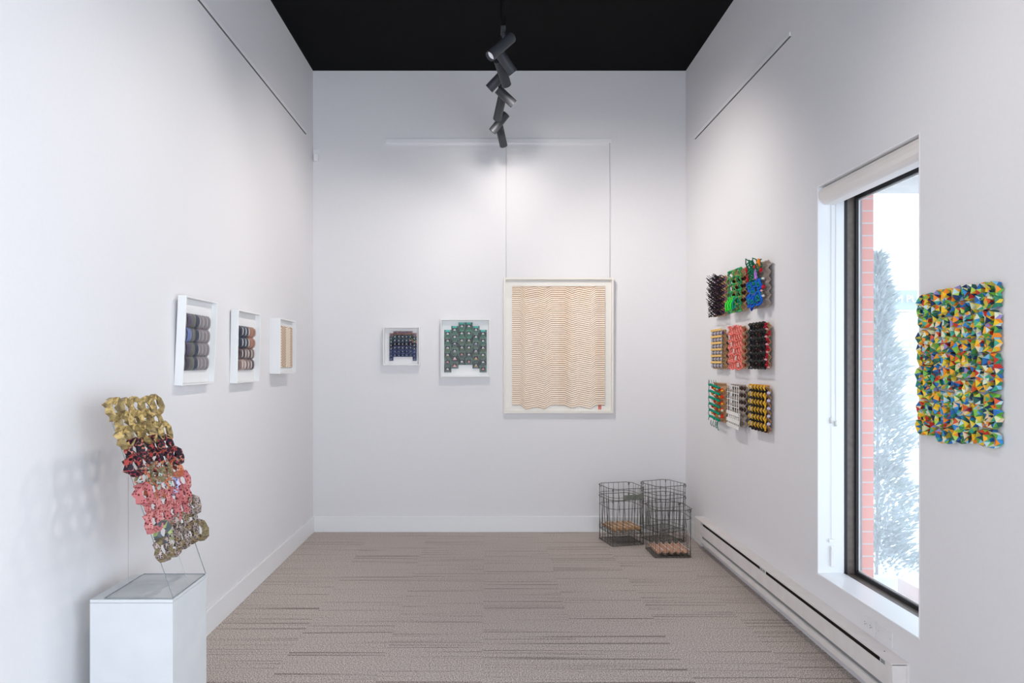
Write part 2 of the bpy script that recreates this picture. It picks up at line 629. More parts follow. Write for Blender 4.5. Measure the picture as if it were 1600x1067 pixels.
# ------------------------------------------------------------------ pedestal and acrylic stand
PY0, PY1, PX0, PX1, PZ = 2.503, 2.804, -1.461, -1.157, 0.63
pd = thing('pedestal', 'white square plinth beside the left wall carrying the acrylic stand', 'plinth', ((PX0 + PX1) / 2, (PY0 + PY1) / 2, 0))
hx, hy = (PX1 - PX0) / 2, (PY1 - PY0) / 2
PAINT = noisy('plinth_paint', (0.66, 0.675, 0.69), (0.70, 0.715, 0.73), 7, 0.45)
mb = MB()
mb.box((-hx, -hy, 0), (hx, hy, PZ - 0.013))
mb.build('body', PAINT, pd, 0.0015)
mb = MB()
mb.box((-hx, -hy, PZ - 0.0122), (hx, hy, PZ))
mb.build('top', PAINT, pd, 0.002)

st = thing('acrylic_stand', 'clear bent acrylic stand on the white plinth holding the paper strip', 'stand', (-1.161, 2.655, PZ))
s0, s1 = -0.1445, 0.1455
LX, LZ = -0.238, 0.69       # top of the leaning sheet relative to its foot


def sheet(name, pts, thick, m_face=0):
    """thin clear sheet given by 4 points (local); edges get the dark edge material"""
    a, b, c, d = [Vector(p) for p in pts]
    n = (b - a).cross(d - a).normalized() * thick
    k = MB()
    V = [a, b, c, d, a + n, b + n, c + n, d + n]
    k.add(V, [(0, 3, 2, 1), (4, 5, 6, 7)], 0)
    k.add(V, [(0, 1, 5, 4), (1, 2, 6, 5), (2, 3, 7, 6), (3, 0, 4, 7)], 1)
    return k.build(name, [ACRYLIC, ACREDGE], st)


sheet('base_sheet', [(-0.251, s0, 0.0005), (0, s0, 0.0005), (0, s1, 0.0005), (-0.251, s1, 0.0005)], 0.0035)
sheet('leaning_sheet', [(0, s1, 0.004), (0, s0, 0.004), (LX, s0, LZ), (LX, s1, LZ)], -0.0035)
k = MB()
V = [(-0.004, 0.0, 0.006), (LX - 0.002, 0.0, 0.006), (LX - 0.002, 0.0, LZ - 0.012), (-0.004, 0.003, 0.006), (LX - 0.002, 0.003, 0.006), (LX - 0.002, 0.003, LZ - 0.012)]
k.add(V, [(0, 1, 2), (3, 5, 4)], 0)
k.add(V, [(0, 3, 4, 1), (1, 4, 5, 2), (2, 5, 3, 0)], 1)
k.build('gusset', [ACRYLIC, mat('acrylic_edge_pale', (0.5, 0.52, 0.54), 0.3)], st)


# ------------------------------------------------------------------ paper ring relief
def paper_ring(c, e1, e2, n, R, H, sides, rng, pick, mats, parent, ph=0.0, hole=0.40, wall=True, name='paper_ring', pick2=None):
    """one folded paper ring; c, axes in the parent's space"""
    k = MB()
    I, M, O, B = [], [], [], []
    for i in range(sides):
        a = 2 * math.pi * i / sides + ph
        am = a + math.pi / sides
        j = lambda s: rng.uniform(-s, s)
        d = e1 * math.cos(a) + e2 * math.sin(a)
        dm = e1 * math.cos(am) + e2 * math.sin(am)
        I.append(c + d * R * hole * (1 + j(.12)) + n * H * (0.62 + j(.1)))
        M.append(c + dm * R * 0.90 * (1 + j(.06)) + n * H * (1 + j(.18)))
        O.append(c + d * R * (1.0 + j(.03)) + n * H * (0.50 + j(.2)))
        B.append(c + d * R * hole * 0.85 + n * H * 0.05)
    for i in range(sides):
        j = (i + 1) % sides
        h = i - 1
        k.add([I[i], M[i], M[h]], [(0, 1, 2)], pick(rng))
        k.add([O[i], M[h], M[i]], [(0, 1, 2)], pick(rng))
        k.add([I[i], I[j], M[i]], [(0, 1, 2)], pick(rng))
        q = c + (O[i] - c) * .93 - n * H * 0.5
        m0 = c + (M[h] - c) * .95 - n * H * .75
        m1 = c + (M[i] - c) * .95 - n * H * .75
        k.add([O[i], M[i], m1, q], [(0, 1, 2, 3)], pick(rng))
        k.add([M[h], O[i], q, m0], [(0, 1, 2, 3)], pick(rng))
        if wall:
            k.add([I[i], I[j], B[j], B[i]], [(0, 1, 2, 3)], (pick2 or pick)(rng))
    return k.build(name, mats, parent)


# wall relief of coloured rings, right wall
pal = [(0.90, 0.27, 0.02), (0.95, 0.42, 0.03), (0.92, 0.55, 0.02), (0.85, 0.62, 0.05), (0.50, 0.42, 0.05), (0.10, 0.33, 0.04), (0.22, 0.52, 0.06),
       (0.03, 0.22, 0.13), (0.05, 0.38, 0.26), (0.02, 0.14, 0.42), (0.03, 0.27, 0.65), (0.22, 0.52, 0.72), (0.55, 0.75, 0.80), (0.55, 0.03, 0.02),
       (0.70, 0.10, 0.03), (0.80, 0.62, 0.42), (0.68, 0.72, 0.40), (0.75, 0.78, 0.60), (0.015, 0.04, 0.12), (0.02, 0.10, 0.08), (0.33, 0.28, 0.62), (0.45, 0.65, 0.10)]
wts = [6, 6, 6, 5, 5, 6, 4, 6, 5, 6, 5, 4, 3, 3, 4, 4, 3, 3, 4, 4, 2, 3]
PALM = [mat('paper_colour_%d' % i, c, 0.55, 0, 0.3) for i, c in enumerate(pal)]
bag = [i for i, w in enumerate(wts) for _ in range(w)]
RY0, RY1, RZ0, RZ1 = 2.305, 2.745, 1.205, 1.770
rel = thing('folded_paper_relief', 'multicoloured folded paper relief of linked rings on the right wall beside the window', 'paper artwork', (XR, (RY0 + RY1) / 2, (RZ0 + RZ1) / 2), (0, 0, -math.pi / 2))
rng = random.Random(11)
W, H = RY1 - RY0, RZ1 - RZ0
NC, NR = 8, 12
for i in range(NC):
    for j in range(NR):
        cell_i, cell_j = i // 2, (j + 1) // 2
        u = (i + 0.5) / NC
        v = (j + 0.5) / NR
        x = -W / 2 + u * W
        z = H / 2 - v * H
        # rings huddle towards the middle of their cluster, leaving gaps at the cluster corners
        cxm = -W / 2 + (cell_i + .5) * W / 4
        x += (cxm - x) * 0.24
        og = (0, 1, 2, 1)[cell_i]
        czm = H / 2 - (((j + og) // 3) * 3 - og + 1.5) / NR * H
        z += (czm - z) * 0.18
        z += 0.004 * math.sin(cell_i * 2.1 + j)
        # the strip steps: outer lobes lie lower at the far side and hang lower at the near side
        z += (0.0, -0.004, 0.0, 0.0)[cell_i] if j < 2 else ((0.010, 0.0, 0.004, 0.022)[cell_i] if j > 9 else 0)
        if i % 2 == 1 and i < NC - 1 and j % 3 == 1 and rng.random() < .5:
            x -= 0.006
        R = 0.0330 * rng.uniform(.94, 1.06)
        c = Vector((x, -0.004, z))
        paper_ring(c, Vector((1, 0, 0)), Vector((0, 0, 1)), Vector((0, -1, 0)), R, 0.027 * rng.uniform(.8, 1.1), 7, rng, lambda r: r.choice(bag), PALM, rel, ph=rng.uniform(0, 1), hole=0.46, pick2=lambda r: r.choice((4, 7, 9, 18, 19, 5, 13)))

# standing strip on the acrylic sheet
SM = [noisy('gold_leaf_paper', (0.20, 0.125, 0.035), (0.66, 0.47, 0.18), 90, 0.5, 0, 0.5, lo=.3, hi=.6),
      noisy('dark_gold_paper', (0.13, 0.09, 0.035), (0.38, 0.27, 0.10), 60, 0.5, 0, 0.5),
      dotted('red_black_paper', (0.42, 0.06, 0.05), (0.012, 0.006, 0.012), 62, 0.52),
      dotted('maroon_paper', (0.28, 0.03, 0.045), (0.01, 0.005, 0.015), 75, 0.58, base2=(0.50, 0.17, 0.11)),
      dotted('grey_dot_paper', (0.42, 0.47, 0.44), (0.02, 0.02, 0.02), 130, 0.36, base2=(0.60, 0.20, 0.10)),
      mat('rust_paper', (0.46, 0.11, 0.05), 0.6),
      noisy('olive_print_paper', (0.10, 0.08, 0.04), (0.28, 0.22, 0.12), 120, 0.6),
      dotted('pink_paper', (0.53, 0.17, 0.17), (0.16, 0.01, 0.02), 85, 0.36),
      dotted('pink_red_paper', (0.58, 0.24, 0.23), (0.28, 0.03, 0.03), 110, 0.38),
      dotted('blue_dot_paper', (0.32, 0.38, 0.72), (0.02, 0.02, 0.10), 110, 0.34, base2=(0.62, 0.62, 0.80)),
      dotted('brown_print_paper', (0.26, 0.20, 0.17), (0.03, 0.02, 0.02), 130, 0.42, base2=(0.48, 0.38, 0.35)),
      dotted('grey_brown_paper', (0.36, 0.31, 0.29), (0.05, 0.03, 0.03), 110, 0.38, base2=(0.24, 0.17, 0.08)),
      noisy('green_stripe_paper', (0.16, 0.22, 0.05), (0.42, 0.50, 0.22), 60, 0.6),
      mat('slate_paper', (0.08, 0.10, 0.12), 0.6)]
tl = Vector((LX, 0, LZ)).length
e_up = Vector((LX, 0, LZ)).normalized()
e_n = Vector((LZ, 0, -LX)).normalized()           # towards +x, up
strip = thing('folded_paper_strip', 'long strip of gold, red, pink and brown folded paper rings leaning on the acrylic stand', 'paper artwork', (-1.161, 2.655, PZ))
rng = random.Random(3)
sb, stp = 0.180, 0.722
rows = 11
for j in range(rows):
    nc = 5 if j % 2 == 0 else 4
    for i in range(nc):
        s = sb + (stp - sb) * (j + 0.0) / (rows - 1)
        w = -0.142 + 0.315 * (i + (0.5 if nc == 4 else 0.0)) / 4.0
        s += rng.uniform(-.006, .006) - (w * 0.02)
        q = s / tl + rng.uniform(-.02, .02)
        if q > 0.80:
            ch = [0, 0, 1, 1, 1]
        elif q > 0.66:
            ch = [2, 3, 3, 3]
        elif q > 0.55:
            ch = rng.choice([[4, 4, 5], [5, 5, 4], [4, 6], [6, 6, 4]])
        elif q > 0.37:
            ch = [9, 9] if (i == 3 and q > .48) else rng.choice([[7, 7, 8], [8, 8, 7], [7]])
        elif q > 0.31:
            ch = [12, 13, 13] if i == 0 else ([12, 13] if i == 1 else ([5] if i == 2 else [10, 11]))
        else:
            ch = rng.choice([[10, 10, 11], [11, 11, 10], [6, 10], [10, 5], [11, 6]])
        c = Vector((0, w, 0)) + e_up * s + e_n * 0.006 + Vector((0, 0, 0.004))
        paper_ring(c, Vector((0, 1, 0)), e_up, e_n, 0.0475 * rng.uniform(.94, 1.06), 0.034 * rng.uniform(.8, 1.1), 7, rng,
                   lambda r, ch=ch: r.choice(ch), SM, strip, ph=rng.uniform(0, 1), hole=0.38 if q < .8 else 0.46, wall=False)


# ------------------------------------------------------------------ framed pieces
def frame(name, label, loc, rotz, W, H, D, rim, lean, art, fm=WHITE, mm=MATBOARD, back=0.012, glass_on=True):
    t = thing(name, label, 'framed artwork', loc, (lean, 0, rotz))
    k = MB()
    k.box((-W / 2, -D, 0), (-W / 2 + rim, 0, H))
    k.box((W / 2 - rim, -D, 0), (W / 2, 0, H))
    k.box((-W / 2 + rim, -D, 0), (W / 2 - rim, 0, rim))
    k.box((-W / 2 + rim, -D, H - rim), (W / 2 - rim, 0, H))
    k.build('frame', fm, t, 0.0012)
    boxobj('backing_board', (-W / 2 + rim + .0005, -back, rim + .0005), (W / 2 - rim - .0005, -0.002, H - rim - .0005), mm, t)
    if glass_on:
        k = MB()
        y = -D + 0.004
        k.quad((-W / 2 + rim, y, rim), (W / 2 - rim, y, rim), (W / 2 - rim, y, H - rim), (-W / 2 + rim, y, H - rim))
        k.build('glass_pane', GLASS, t)
    art(t, W, H, D, back)
    return t


def pillow_cell(k, cx, cz, w, h, y0, dep, mi, crest=None, flip=False):
    """rounded cup cell with a thin pale crescent across it"""
    nu, nv = 6, 6
    V = []
    for j in range(nv + 1):
        for i in range(nu + 1):
            u, v = i / nu * 2 - 1, j / nv * 2 - 1
            hh = max(0, (1 - abs(v) ** 3.0)) ** 0.6 * (0.55 + 0.45 * math.cos(u * math.pi / 2))
            x = cx + u * w / 2 + 0.14 * w * (1 - v * v)
            V.append((x, y0 - dep * hh, cz + v * h / 2))
    fs = [(j * (nu + 1) + i, j * (nu + 1) + i + 1, (j + 1) * (nu + 1) + i + 1, (j + 1) * (nu + 1) + i) for j in range(nv) for i in range(nu)]
    k.add(V, fs, mi, True)
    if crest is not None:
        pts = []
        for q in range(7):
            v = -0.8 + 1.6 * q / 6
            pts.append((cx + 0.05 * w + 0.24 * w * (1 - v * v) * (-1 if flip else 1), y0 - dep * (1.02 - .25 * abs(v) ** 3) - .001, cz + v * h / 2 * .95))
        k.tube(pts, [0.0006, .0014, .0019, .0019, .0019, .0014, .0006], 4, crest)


def art_grey(t, W, H, D, back):
    k = MB()
    ms = [mat('a1_violet', (0.10, 0.08, 0.13), .3), mat('a1_greygreen', (0.13, 0.135, 0.12), .3), mat('a1_navy', (0.035, 0.045, 0.075), .3),
          mat('a1_mauve', (0.22, 0.19, 0.20), .3), mat('a1_highlight', (0.55, 0.54, 0.56), .3), mat('a1_blue', (0.16, 0.20, 0.42), .3), mat('a1_plum', (0.06, 0.05, 0.07), .3)]  # crest colour paints the crescent highlight on each cup
    cols = [0, 1, 2, 3, 3, 3]
    cw, chh = 0.275 / 6, 0.29 / 4
    for r in range(4):
        for c in range(6):
            m = cols[c]
            if c == 0 and r in (1, 2):
                m = 5 if r == 1 else 0
            if c == 0 and r == 3:
                m = 6
            pillow_cell(k, -0.135 + (c + .5) * cw, H / 2 - 0.005 + (1.5 - r) * chh, cw * 1.04, chh * 0.99, -back - .006, 0.016, m, 4 if c in (2, 3, 4) else None)
    k.build('paper_relief', ms, t)


def art_brown(t, W, H, D, back):
    k = MB()
    ms = [mat('a2_navy', (0.02, 0.03, 0.06), .3), mat('a2_plum', (0.07, 0.035, 0.045), .3), mat('a2_brown', (0.34, 0.14, 0.08), .3),
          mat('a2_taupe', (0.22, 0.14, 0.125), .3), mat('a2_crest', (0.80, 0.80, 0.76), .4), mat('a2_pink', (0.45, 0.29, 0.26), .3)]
    cw, chh = 0.27 / 5, 0.275 / 4
    for r in range(4):
        for c in range(5):
            m = [[0, 0, 0, 2, 2], [0, 0, 0, 2, 2], [1, 1, 3, 1, 3], [3, 5, 3, 3, 1]][r][c]
            pillow_cell(k, -0.133 + (c + .5) * cw, H / 2 - 0.008 + (1.5 - r) * chh, cw * 1.04, chh * 0.99, -back - .006, 0.018, m, 4 if (c < 3 or r > 1) else 5)
            if c < 3 or r > 1:
                pillow_cell(k, -0.133 + (c + .75) * cw, H / 2 - 0.008 + (1.5 - r) * chh, cw * 0.5, chh * 0.9, -back - .006, 0.016, m, 4, True)
    k.build('paper_relief', ms, t)


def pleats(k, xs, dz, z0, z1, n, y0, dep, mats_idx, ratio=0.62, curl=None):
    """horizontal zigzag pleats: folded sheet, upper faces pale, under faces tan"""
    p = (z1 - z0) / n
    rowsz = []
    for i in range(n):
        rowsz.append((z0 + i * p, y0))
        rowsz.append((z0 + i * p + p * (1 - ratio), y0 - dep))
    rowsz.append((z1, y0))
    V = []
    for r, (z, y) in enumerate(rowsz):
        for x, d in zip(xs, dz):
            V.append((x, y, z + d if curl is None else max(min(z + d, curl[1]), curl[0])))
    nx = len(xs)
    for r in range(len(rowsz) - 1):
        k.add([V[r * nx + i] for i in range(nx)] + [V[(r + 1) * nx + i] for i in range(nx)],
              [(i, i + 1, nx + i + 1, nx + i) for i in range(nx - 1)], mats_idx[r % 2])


def art_weave(t, W, H, D, back):
    k = MB()
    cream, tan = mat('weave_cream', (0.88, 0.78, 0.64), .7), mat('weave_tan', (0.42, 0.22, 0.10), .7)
    xs = [-0.165 + 0.33 * i / 6 for i in range(7)]
    dz = [0, 0.03, 0, -0.034, 0, 0.03, 0]
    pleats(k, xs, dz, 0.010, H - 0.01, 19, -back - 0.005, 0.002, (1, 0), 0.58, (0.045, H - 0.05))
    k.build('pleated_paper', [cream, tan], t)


def art_chevron(t, W, H, D, back):
    k = MB()
    cream, tan = noisy('pleat_cream', (0.93, 0.81, 0.67), (0.94, 0.85, 0.75), 3, .7), mat('pleat_shade_tan', (0.63, 0.44, 0.30), .7)  # tan under faces carry the pleat shade as colour
    u = [130, 185, 220, 300, 345, 390, 480, 530, 575, 655, 690, 750]
    o = [0, 0, -30, -14, -28, -1, -1, -22, -9, -26, -1, -1]
    s = 0.00562 / 4.267
    cx = 440
    xs = [(a - cx) * s for a in u]
    dz = [b * s for b in o]
    zc = H / 2 - 0.009
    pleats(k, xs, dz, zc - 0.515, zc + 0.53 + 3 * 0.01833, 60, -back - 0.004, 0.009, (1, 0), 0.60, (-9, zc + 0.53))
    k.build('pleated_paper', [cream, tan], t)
    # red seal stamp under the lower right corner
    k = MB()
    sx, sz = (718 - cx) * s, zc - (919 - 517) * s
    k.box((sx - .0135, -back - .0008, sz - .025), (sx + .0135, -back, sz + .025), 0)
    wv = [(-.008, .018, .008, .021), (-.002, .006, .001, .02), (-.009, .004, .009, .007), (-.008, -.008, -.005, .0), (.004, -.01, .007, .001),
          (-.009, -.014, .009, -.011), (-.006, -.022, -.003, -.015), (.002, -.021, .008, -.018)]
    for a in wv:
        k.box((sx + a[0], -back - .0012, sz + a[1]), (sx + a[2], -back - .0009, sz + a[3]), 1)
    o = k.build('seal_stamp', [mat('seal_red', (0.62, 0.07, 0.05), .7), mat('seal_pale', (0.85, 0.5, 0.42), .7)], t)
    o['label'] = 'small red seal stamp'


def facet_cell(k, cx, cz, w, h, y0, dep, top, side, bot, core, glint, hot=None):
    x0, x1, z0, z1 = cx - w / 2, cx + w / 2, cz - h / 2, cz + h / 2
    yt = y0 - dep
    a, b = w * 0.29, h * 0.20
    n = [(x0, y0, z0 + h * .2), (x0 + w * .2, y0, z0), (x1 - w * .2, y0, z0), (x1, y0, z0 + h * .2), (x1, y0, z1 - h * .2), (x1 - w * .2, y0, z1), (x0 + w * .2, y0, z1), (x0, y0, z1 - h * .2)]
    q = [(cx - a, yt, cz - b), (cx + a, yt, cz - b), (cx + a, yt, cz + b), (cx - a, yt, cz + b)]
    c = (cx, y0 - dep * .45, cz)
    k.add([(x0, y0 + .0005, z0), (x1, y0 + .0005, z0), (x1, y0 + .0005, z1), (x0, y0 + .0005, z1)], [(0, 1, 2, 3)], side)
    k.add(n + q + [c], [(1, 2, 9, 8)], bot)
    k.add(n + q + [c], [(5, 6, 11, 10)], top)
    k.add(n + q + [c], [(3, 4, 10, 9), (7, 0, 8, 11), (0, 1, 8), (2, 3, 9), (4, 5, 10), (6, 7, 11)], side)
    k.add(n + q + [c], [(8, 9, 12), (9, 10, 12), (10, 11, 12), (11, 8, 12)], core)
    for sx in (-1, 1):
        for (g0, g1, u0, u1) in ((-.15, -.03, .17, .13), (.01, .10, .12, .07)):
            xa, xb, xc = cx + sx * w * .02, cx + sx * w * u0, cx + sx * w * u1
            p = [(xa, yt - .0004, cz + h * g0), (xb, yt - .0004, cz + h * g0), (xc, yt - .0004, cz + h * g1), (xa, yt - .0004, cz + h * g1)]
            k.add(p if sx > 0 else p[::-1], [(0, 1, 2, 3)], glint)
    k.add([(cx - w * .30, y0 - dep * .3, cz - h * .43), (cx + w * .30, y0 - dep * .3, cz - h * .43), (cx + w * .26, y0 - dep * .42, cz - h * .38), (cx - w * .26, y0 - dep * .42, cz - h * .38)], [(0, 1, 2, 3)], 14)  # paler line painted as a glint along the lower facet
    if hot is not None:
        k.add([(cx - w * .3, yt - .0008, cz - h * .26), (cx + w * .3, yt - .0008, cz - h * .26), (cx + w * .12, yt - .001, cz - h * .1), (cx, yt - .001, cz - h * .04), (cx - w * .12, yt - .001, cz - h * .1)], [(0, 1, 2, 3, 4)], hot)


REL = [mat('r_graphite', (0.05, 0.06, 0.06), .4), mat('r_sage', (0.12, 0.20, 0.16), .4), mat('r_green', (0.07, 0.25, 0.15), .4), mat('r_teal', (0.03, 0.42, 0.36), .4),
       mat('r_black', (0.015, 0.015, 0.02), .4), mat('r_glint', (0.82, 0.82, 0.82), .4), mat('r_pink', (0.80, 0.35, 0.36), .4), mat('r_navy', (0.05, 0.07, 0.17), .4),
       mat('r_indigo', (0.10, 0.11, 0.30), .4), mat('r_orange', (0.50, 0.20, 0.12), .4), mat('r_ochre', (0.45, 0.30, 0.08), .4), mat('r_greygreen', (0.10, 0.14, 0.125), .4), mat('r_lightblue', (0.35, 0.50, 0.72), .4),
       mat('r_moss', (0.16, 0.20, 0.09), .4), mat('r_slate', (0.20, 0.22, 0.24), .4)]


def art_green(t, W, H, D, back):
    k = MB()
    s = 0.00563 / 8
    w = 88.5 * s
    starts = [280, 232, 187, 187, 232, 280]
    ns = [6, 6, 6, 6, 6, 6]
    for c in range(6):
        for r in range(ns[c]):
            cz = H / 2 + (508 - (starts[c] + 44 + r * 88.5)) * s
            cx = -0.187 + (c + .5) * w
            top = 3 if r == 0 else (2 if r in (1, 2) and c in (2, 3) else (1 if r < 4 else 11))
            bot = 2 if r < 2 else (13 if r < 4 else 11)
            hot = None
            if c == 4 and r in (4, 5):
                hot = 10
            if c == 1 and r in (4, 5):
                hot = 6
            if c in (1, 4) and r == 2:
                hot = 7
            if c in (1, 4) and r == 3:
                hot = 14
            side = 0 if (r + c) % 2 else 1
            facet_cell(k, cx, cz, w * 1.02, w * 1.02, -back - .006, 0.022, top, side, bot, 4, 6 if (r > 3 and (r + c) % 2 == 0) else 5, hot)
    k.build('paper_relief', REL, t)


def art_blue(t, W, H, D, back):
    k = MB()
    s = 0.00563 / 8
    w, h = 340 / 7 * s, 45 * s
    for c in range(7):
        for r in range(8):
            if c in (0, 6):
                z = 475 - 0
                cz = H / 2 + (485 - (322 + 22 + r * 43)) * s
            else:
                if r == 7:
                    continue
                cz = H / 2 + (485 - (297 + 22 + r * 46)) * s
            cx = 0.0075 - 0.1195 + (c + .5) * w
            if r == 0:
                top, side, bot, core, gl = 14, 9, 9, 8, 14
            elif r < 3:
                top, side, bot, core, gl = 2 if c in (0, 1, 5, 6) else 11, 7, 11, 4, 5
                if c >= 5 and r == 2:
                    side, bot = 9, 4
            elif r == 3:
                top, side, bot, core, gl = 7, 4, 4, 4, 5
            else:
                top, side, bot, core, gl = 8, 7, 7, 4, 12 if r > 4 else 5
            facet_cell(k, cx, cz, w * 1.04, h * 1.04, -back - .006, 0.02, top, side, bot, core, gl)
    k.build('paper_relief', REL, t)


HP = math.pi / 2
frame('framed_artwork', 'white shadow box of glossy grey cups, nearest the plinth on left wall', (XL, 3.565, 1.386), HP, 0.392, 0.446, 0.042, 0.008, 0.045, art_grey)
frame('framed_artwork', 'white shadow box of brown and navy cups, middle of left wall row', (XL, 4.293, 1.375), HP, 0.400, 0.443, 0.046, 0.008, 0.02, art_brown)
frame('framed_artwork', 'deep white shadow box of tan and cream chevron paper, left wall near the corner', (XL, 5.037, 1.418), HP, 0.395, 0.397, 0.077, 0.010, 0.0, art_weave, back=.052)
frame('framed_artwork', 'small white box frame holding a dark blue faceted relief on the back wall', (-0.760, YB, 1.474), 0, 0.322, 0.336, 0.06, 0.009, 0.0, art_blue)
frame('framed_artwork', 'medium white box frame holding a green faceted relief on the back wall', (-0.2015, YB, 1.372), 0, 0.432, 0.506, 0.06, 0.009, 0.0, art_green)
frame('framed_artwork', 'large cream frame holding pleated chevron paper, hung on two cords', (0.6174, YB, 1.053), 0, 0.965, 1.189, 0.042, 0.016, 0.012, art_chevron, CREAMFRAME, CREAMMAT)

# picture rails and cords
RAILW = mat('rail_white', (0.86, 0.86, 0.88), 0.4)
rb = boxobj('picture_rail', (-0.905, YB - 0.014, 3.437), (1.095, YB, 3.474), RAILW, bevel=0.002)
tag(rb, 'white picture rail high on the back wall above the large frame', 'picture rail')
rl = boxobj('picture_rail', (XL, 2.4, 3.436), (XL + 0.010, 5.79, 3.462), RAILW, bevel=0.002)
tag(rl, 'thin white picture rail high on the left wall', 'picture rail')
rr = boxobj('picture_rail', (XR - 0.010, 3.94, 3.382), (XR, 5.75, 3.408), RAILW, bevel=0.002)
tag(rr, 'thin white picture rail high on the right wall', 'picture rail')
RAIL_SHADE = mat('rail_shade_grey', (0.10, 0.10, 0.105), .6)  # dark strips paint the shadow line under the side rails
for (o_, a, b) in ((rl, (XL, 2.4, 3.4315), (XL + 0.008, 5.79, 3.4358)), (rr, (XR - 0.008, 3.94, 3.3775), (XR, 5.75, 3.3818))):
    g_ = boxobj('rail_shade_strip', a, b, RAIL_SHADE, o_)
CORD = mat('clear_cord', (0.62, 0.62, 0.63), 0.4)
for px, w in ((791, 'left'), (953, 'right')):
    p = at(px, 434, YB - 0.02)
    k = MB()
    k.tube([(0, 0, 0), (0, 0, 3.437 - 2.236)], 0.0018, 5)
    o = k.build('hanging_cord', CORD)
    o.location = (p.x, YB - 0.012, 2.236)
    tag(o, 'thin clear cord from the rail down to the %s top corner of the large frame' % w, 'cord')

# motion detector in the left back corner
md = thing('motion_sensor', 'small white motion sensor high in the left back corner', 'sensor', (XL + 0.03, YB, 3.30))
k = MB()
k.box((-0.024, -0.012, 0.03), (0.022, 0, 0.075))
k.build('bracket', WHITE, md, 0.003)
k = MB()
k.box((-0.016, -0.045, -0.03), (0.024, 0, 0.032))
k.build('body', mat('sensor_white', (0.9, 0.9, 0.92), .35), md, 0.008)

# ------------------------------------------------------------------ track and spotlights
TX, TZ = 0.088, 3.47
trk = thing('lighting_track', 'black lighting track carrying the row of cylinder spotlights', 'lighting track', (TX, 3.4, TZ))
k = MB()
k.box((-0.016, 0.55, 0), (0.016, 2.20, 0.03))
k.build('track_bar', BLACK_CEIL, trk, 0.002)
k = MB()
k.box((-0.016, -3.0, 0), (0.016, -0.45, 0.03))  # unseen near bar, added to carry the extra lamps
k.build('track_bar', BLACK_CEIL, trk, 0.002)
for y in (-2.6, -0.7, 0.62, 1.25):
    k = MB()
    k.tube([(0, y, 0.03), (0, y, ZC - TZ)], 0.005, 8)
    k.build('drop_rod', BLACK_CEIL, trk)

LENS = mat('lamp_lens', (0.5, 0.5, 0.55), 0.3, emit=(0.92, 0.92, 1.0), strength=0.35)
REFL = mat('lamp_inner', (0.35, 0.36, 0.40), 0.35, 0.6)


def spotlight(pb, pf, label, power, size=62, group=None, aim=None):
    pb, pf = Vector(pb), Vector(pf)
    d = (pf - pb)
    Lg = d.length
    d.normalize()
    mid = (pb + pf) / 2
    root = thing('track_spotlight', label, 'spotlight', (TX, mid.y, TZ), group=group)
    o0 = Vector(root.location)
    n = 28
    e1 = d.orthogonal().normalized()
    e2 = d.cross(e1)
    R, Ri = 0.0315, 0.029
    ring = lambda c, r: [c - o0 + (e1 * math.cos(2 * math.pi * i / n) + e2 * math.sin(2 * math.pi * i / n)) * r for i in range(n)]
    k = MB()
    rings = [ring(pb, R - 0.003), ring(pb + d * 0.003, R), ring(pf, R), ring(pf, Ri), ring(pf - d * 0.018, Ri * 0.93)]
    V = [v for r in rings for v in r]
    fs = []
    for a in range(len(rings) - 1):
        for i in range(n):
            fs.append((a * n + i, (a + 1) * n + i, (a + 1) * n + (i + 1) % n, a * n + (i + 1) % n))
    k.add(V, fs, 0, False)
    k.add(rings[0], [tuple(range(n))], 0)
    b = k.build('lamp_body', LAMP, root)
    for p in b.data.polygons:
        p.use_smooth = len(p.vertices) == 4
    b.modifiers.new('split', 'EDGE_SPLIT').split_angle = math.radians(40)
    k = MB()
    k.add(ring(pf - d * 0.0175, Ri * 0.925), [tuple(range(n))[::-1]], 0)
    ln = k.build('lens', LENS, root)
    k = MB()
    side = mid - d * 0.02 - o0
    k.tube([(0, 0, -0.012), (0, 0, side.z * 0.5), (side.x, side.y, side.z + R * .8)], 0.0075, 10)
    k.build('stem', LAMP, root)
    k = MB()
    k.box((-0.014, -0.045, -0.022), (0.014, 0.045, -0.001))
    k.build('track_adapter', LAMP, root, 0.002)
    l = bpy.data.lights.new('lamp_light', 'SPOT')
    l.energy = power
    l.color = SPOT_COLOR
    l.spot_size = math.radians(size)
    l.spot_blend = 1.0
    l.shadow_soft_size = 0.022
    lo = bpy.data.objects.new('lamp_light', l)
    col.objects.link(lo)
    lo.parent = root
    lo.location = pf + d * 0.012 - o0
    dd = (Vector(aim) - pf).normalized() if aim else d
    lo.rotation_euler = dd.to_track_quat('-Z', 'Y').to_euler()
    return root


P = SPOT_POWER
spotlight(at(800, 57.8, 4.07), at(765.3, 88.3, 4.00), 'nearest black cylinder spotlight, its pale lens facing lower left', P * 1.0, 115)
spotlight(at(782, 85, 4.24), at(802, 114, 4.28), 'black cylinder spotlight tilted down right, second from the top of the row', P * 1.0, 110)
spotlight(at(779, 94, 4.30), at(791.5, 133, 4.44), 'black cylinder spotlight tilted down to the back wall, just under the top two', P * 1.05, 100)
spotlight(at(784, 118, 4.51), at(764, 139, 4.54), 'black cylinder spotlight pointing lower left, where ceiling meets back wall', P * 0.9, 110)
spotlight(at(777.5, 139, 4.76), at(802.7, 162.7, 4.795), 'black cylinder spotlight pointing lower right against the back wall, middle of the row', P * 0.9, 110)
spotlight(at(785, 150, 4.90), at(777, 186, 5.06), 'black cylinder spotlight hanging steeply down, sixth from the top', P * 0.22, 104)
spotlight(at(791.5, 177.6, 5.27), at(769, 205.7, 5.30), 'black cylinder spotlight pointing lower left just above the white rail', P * 0.4, 110)
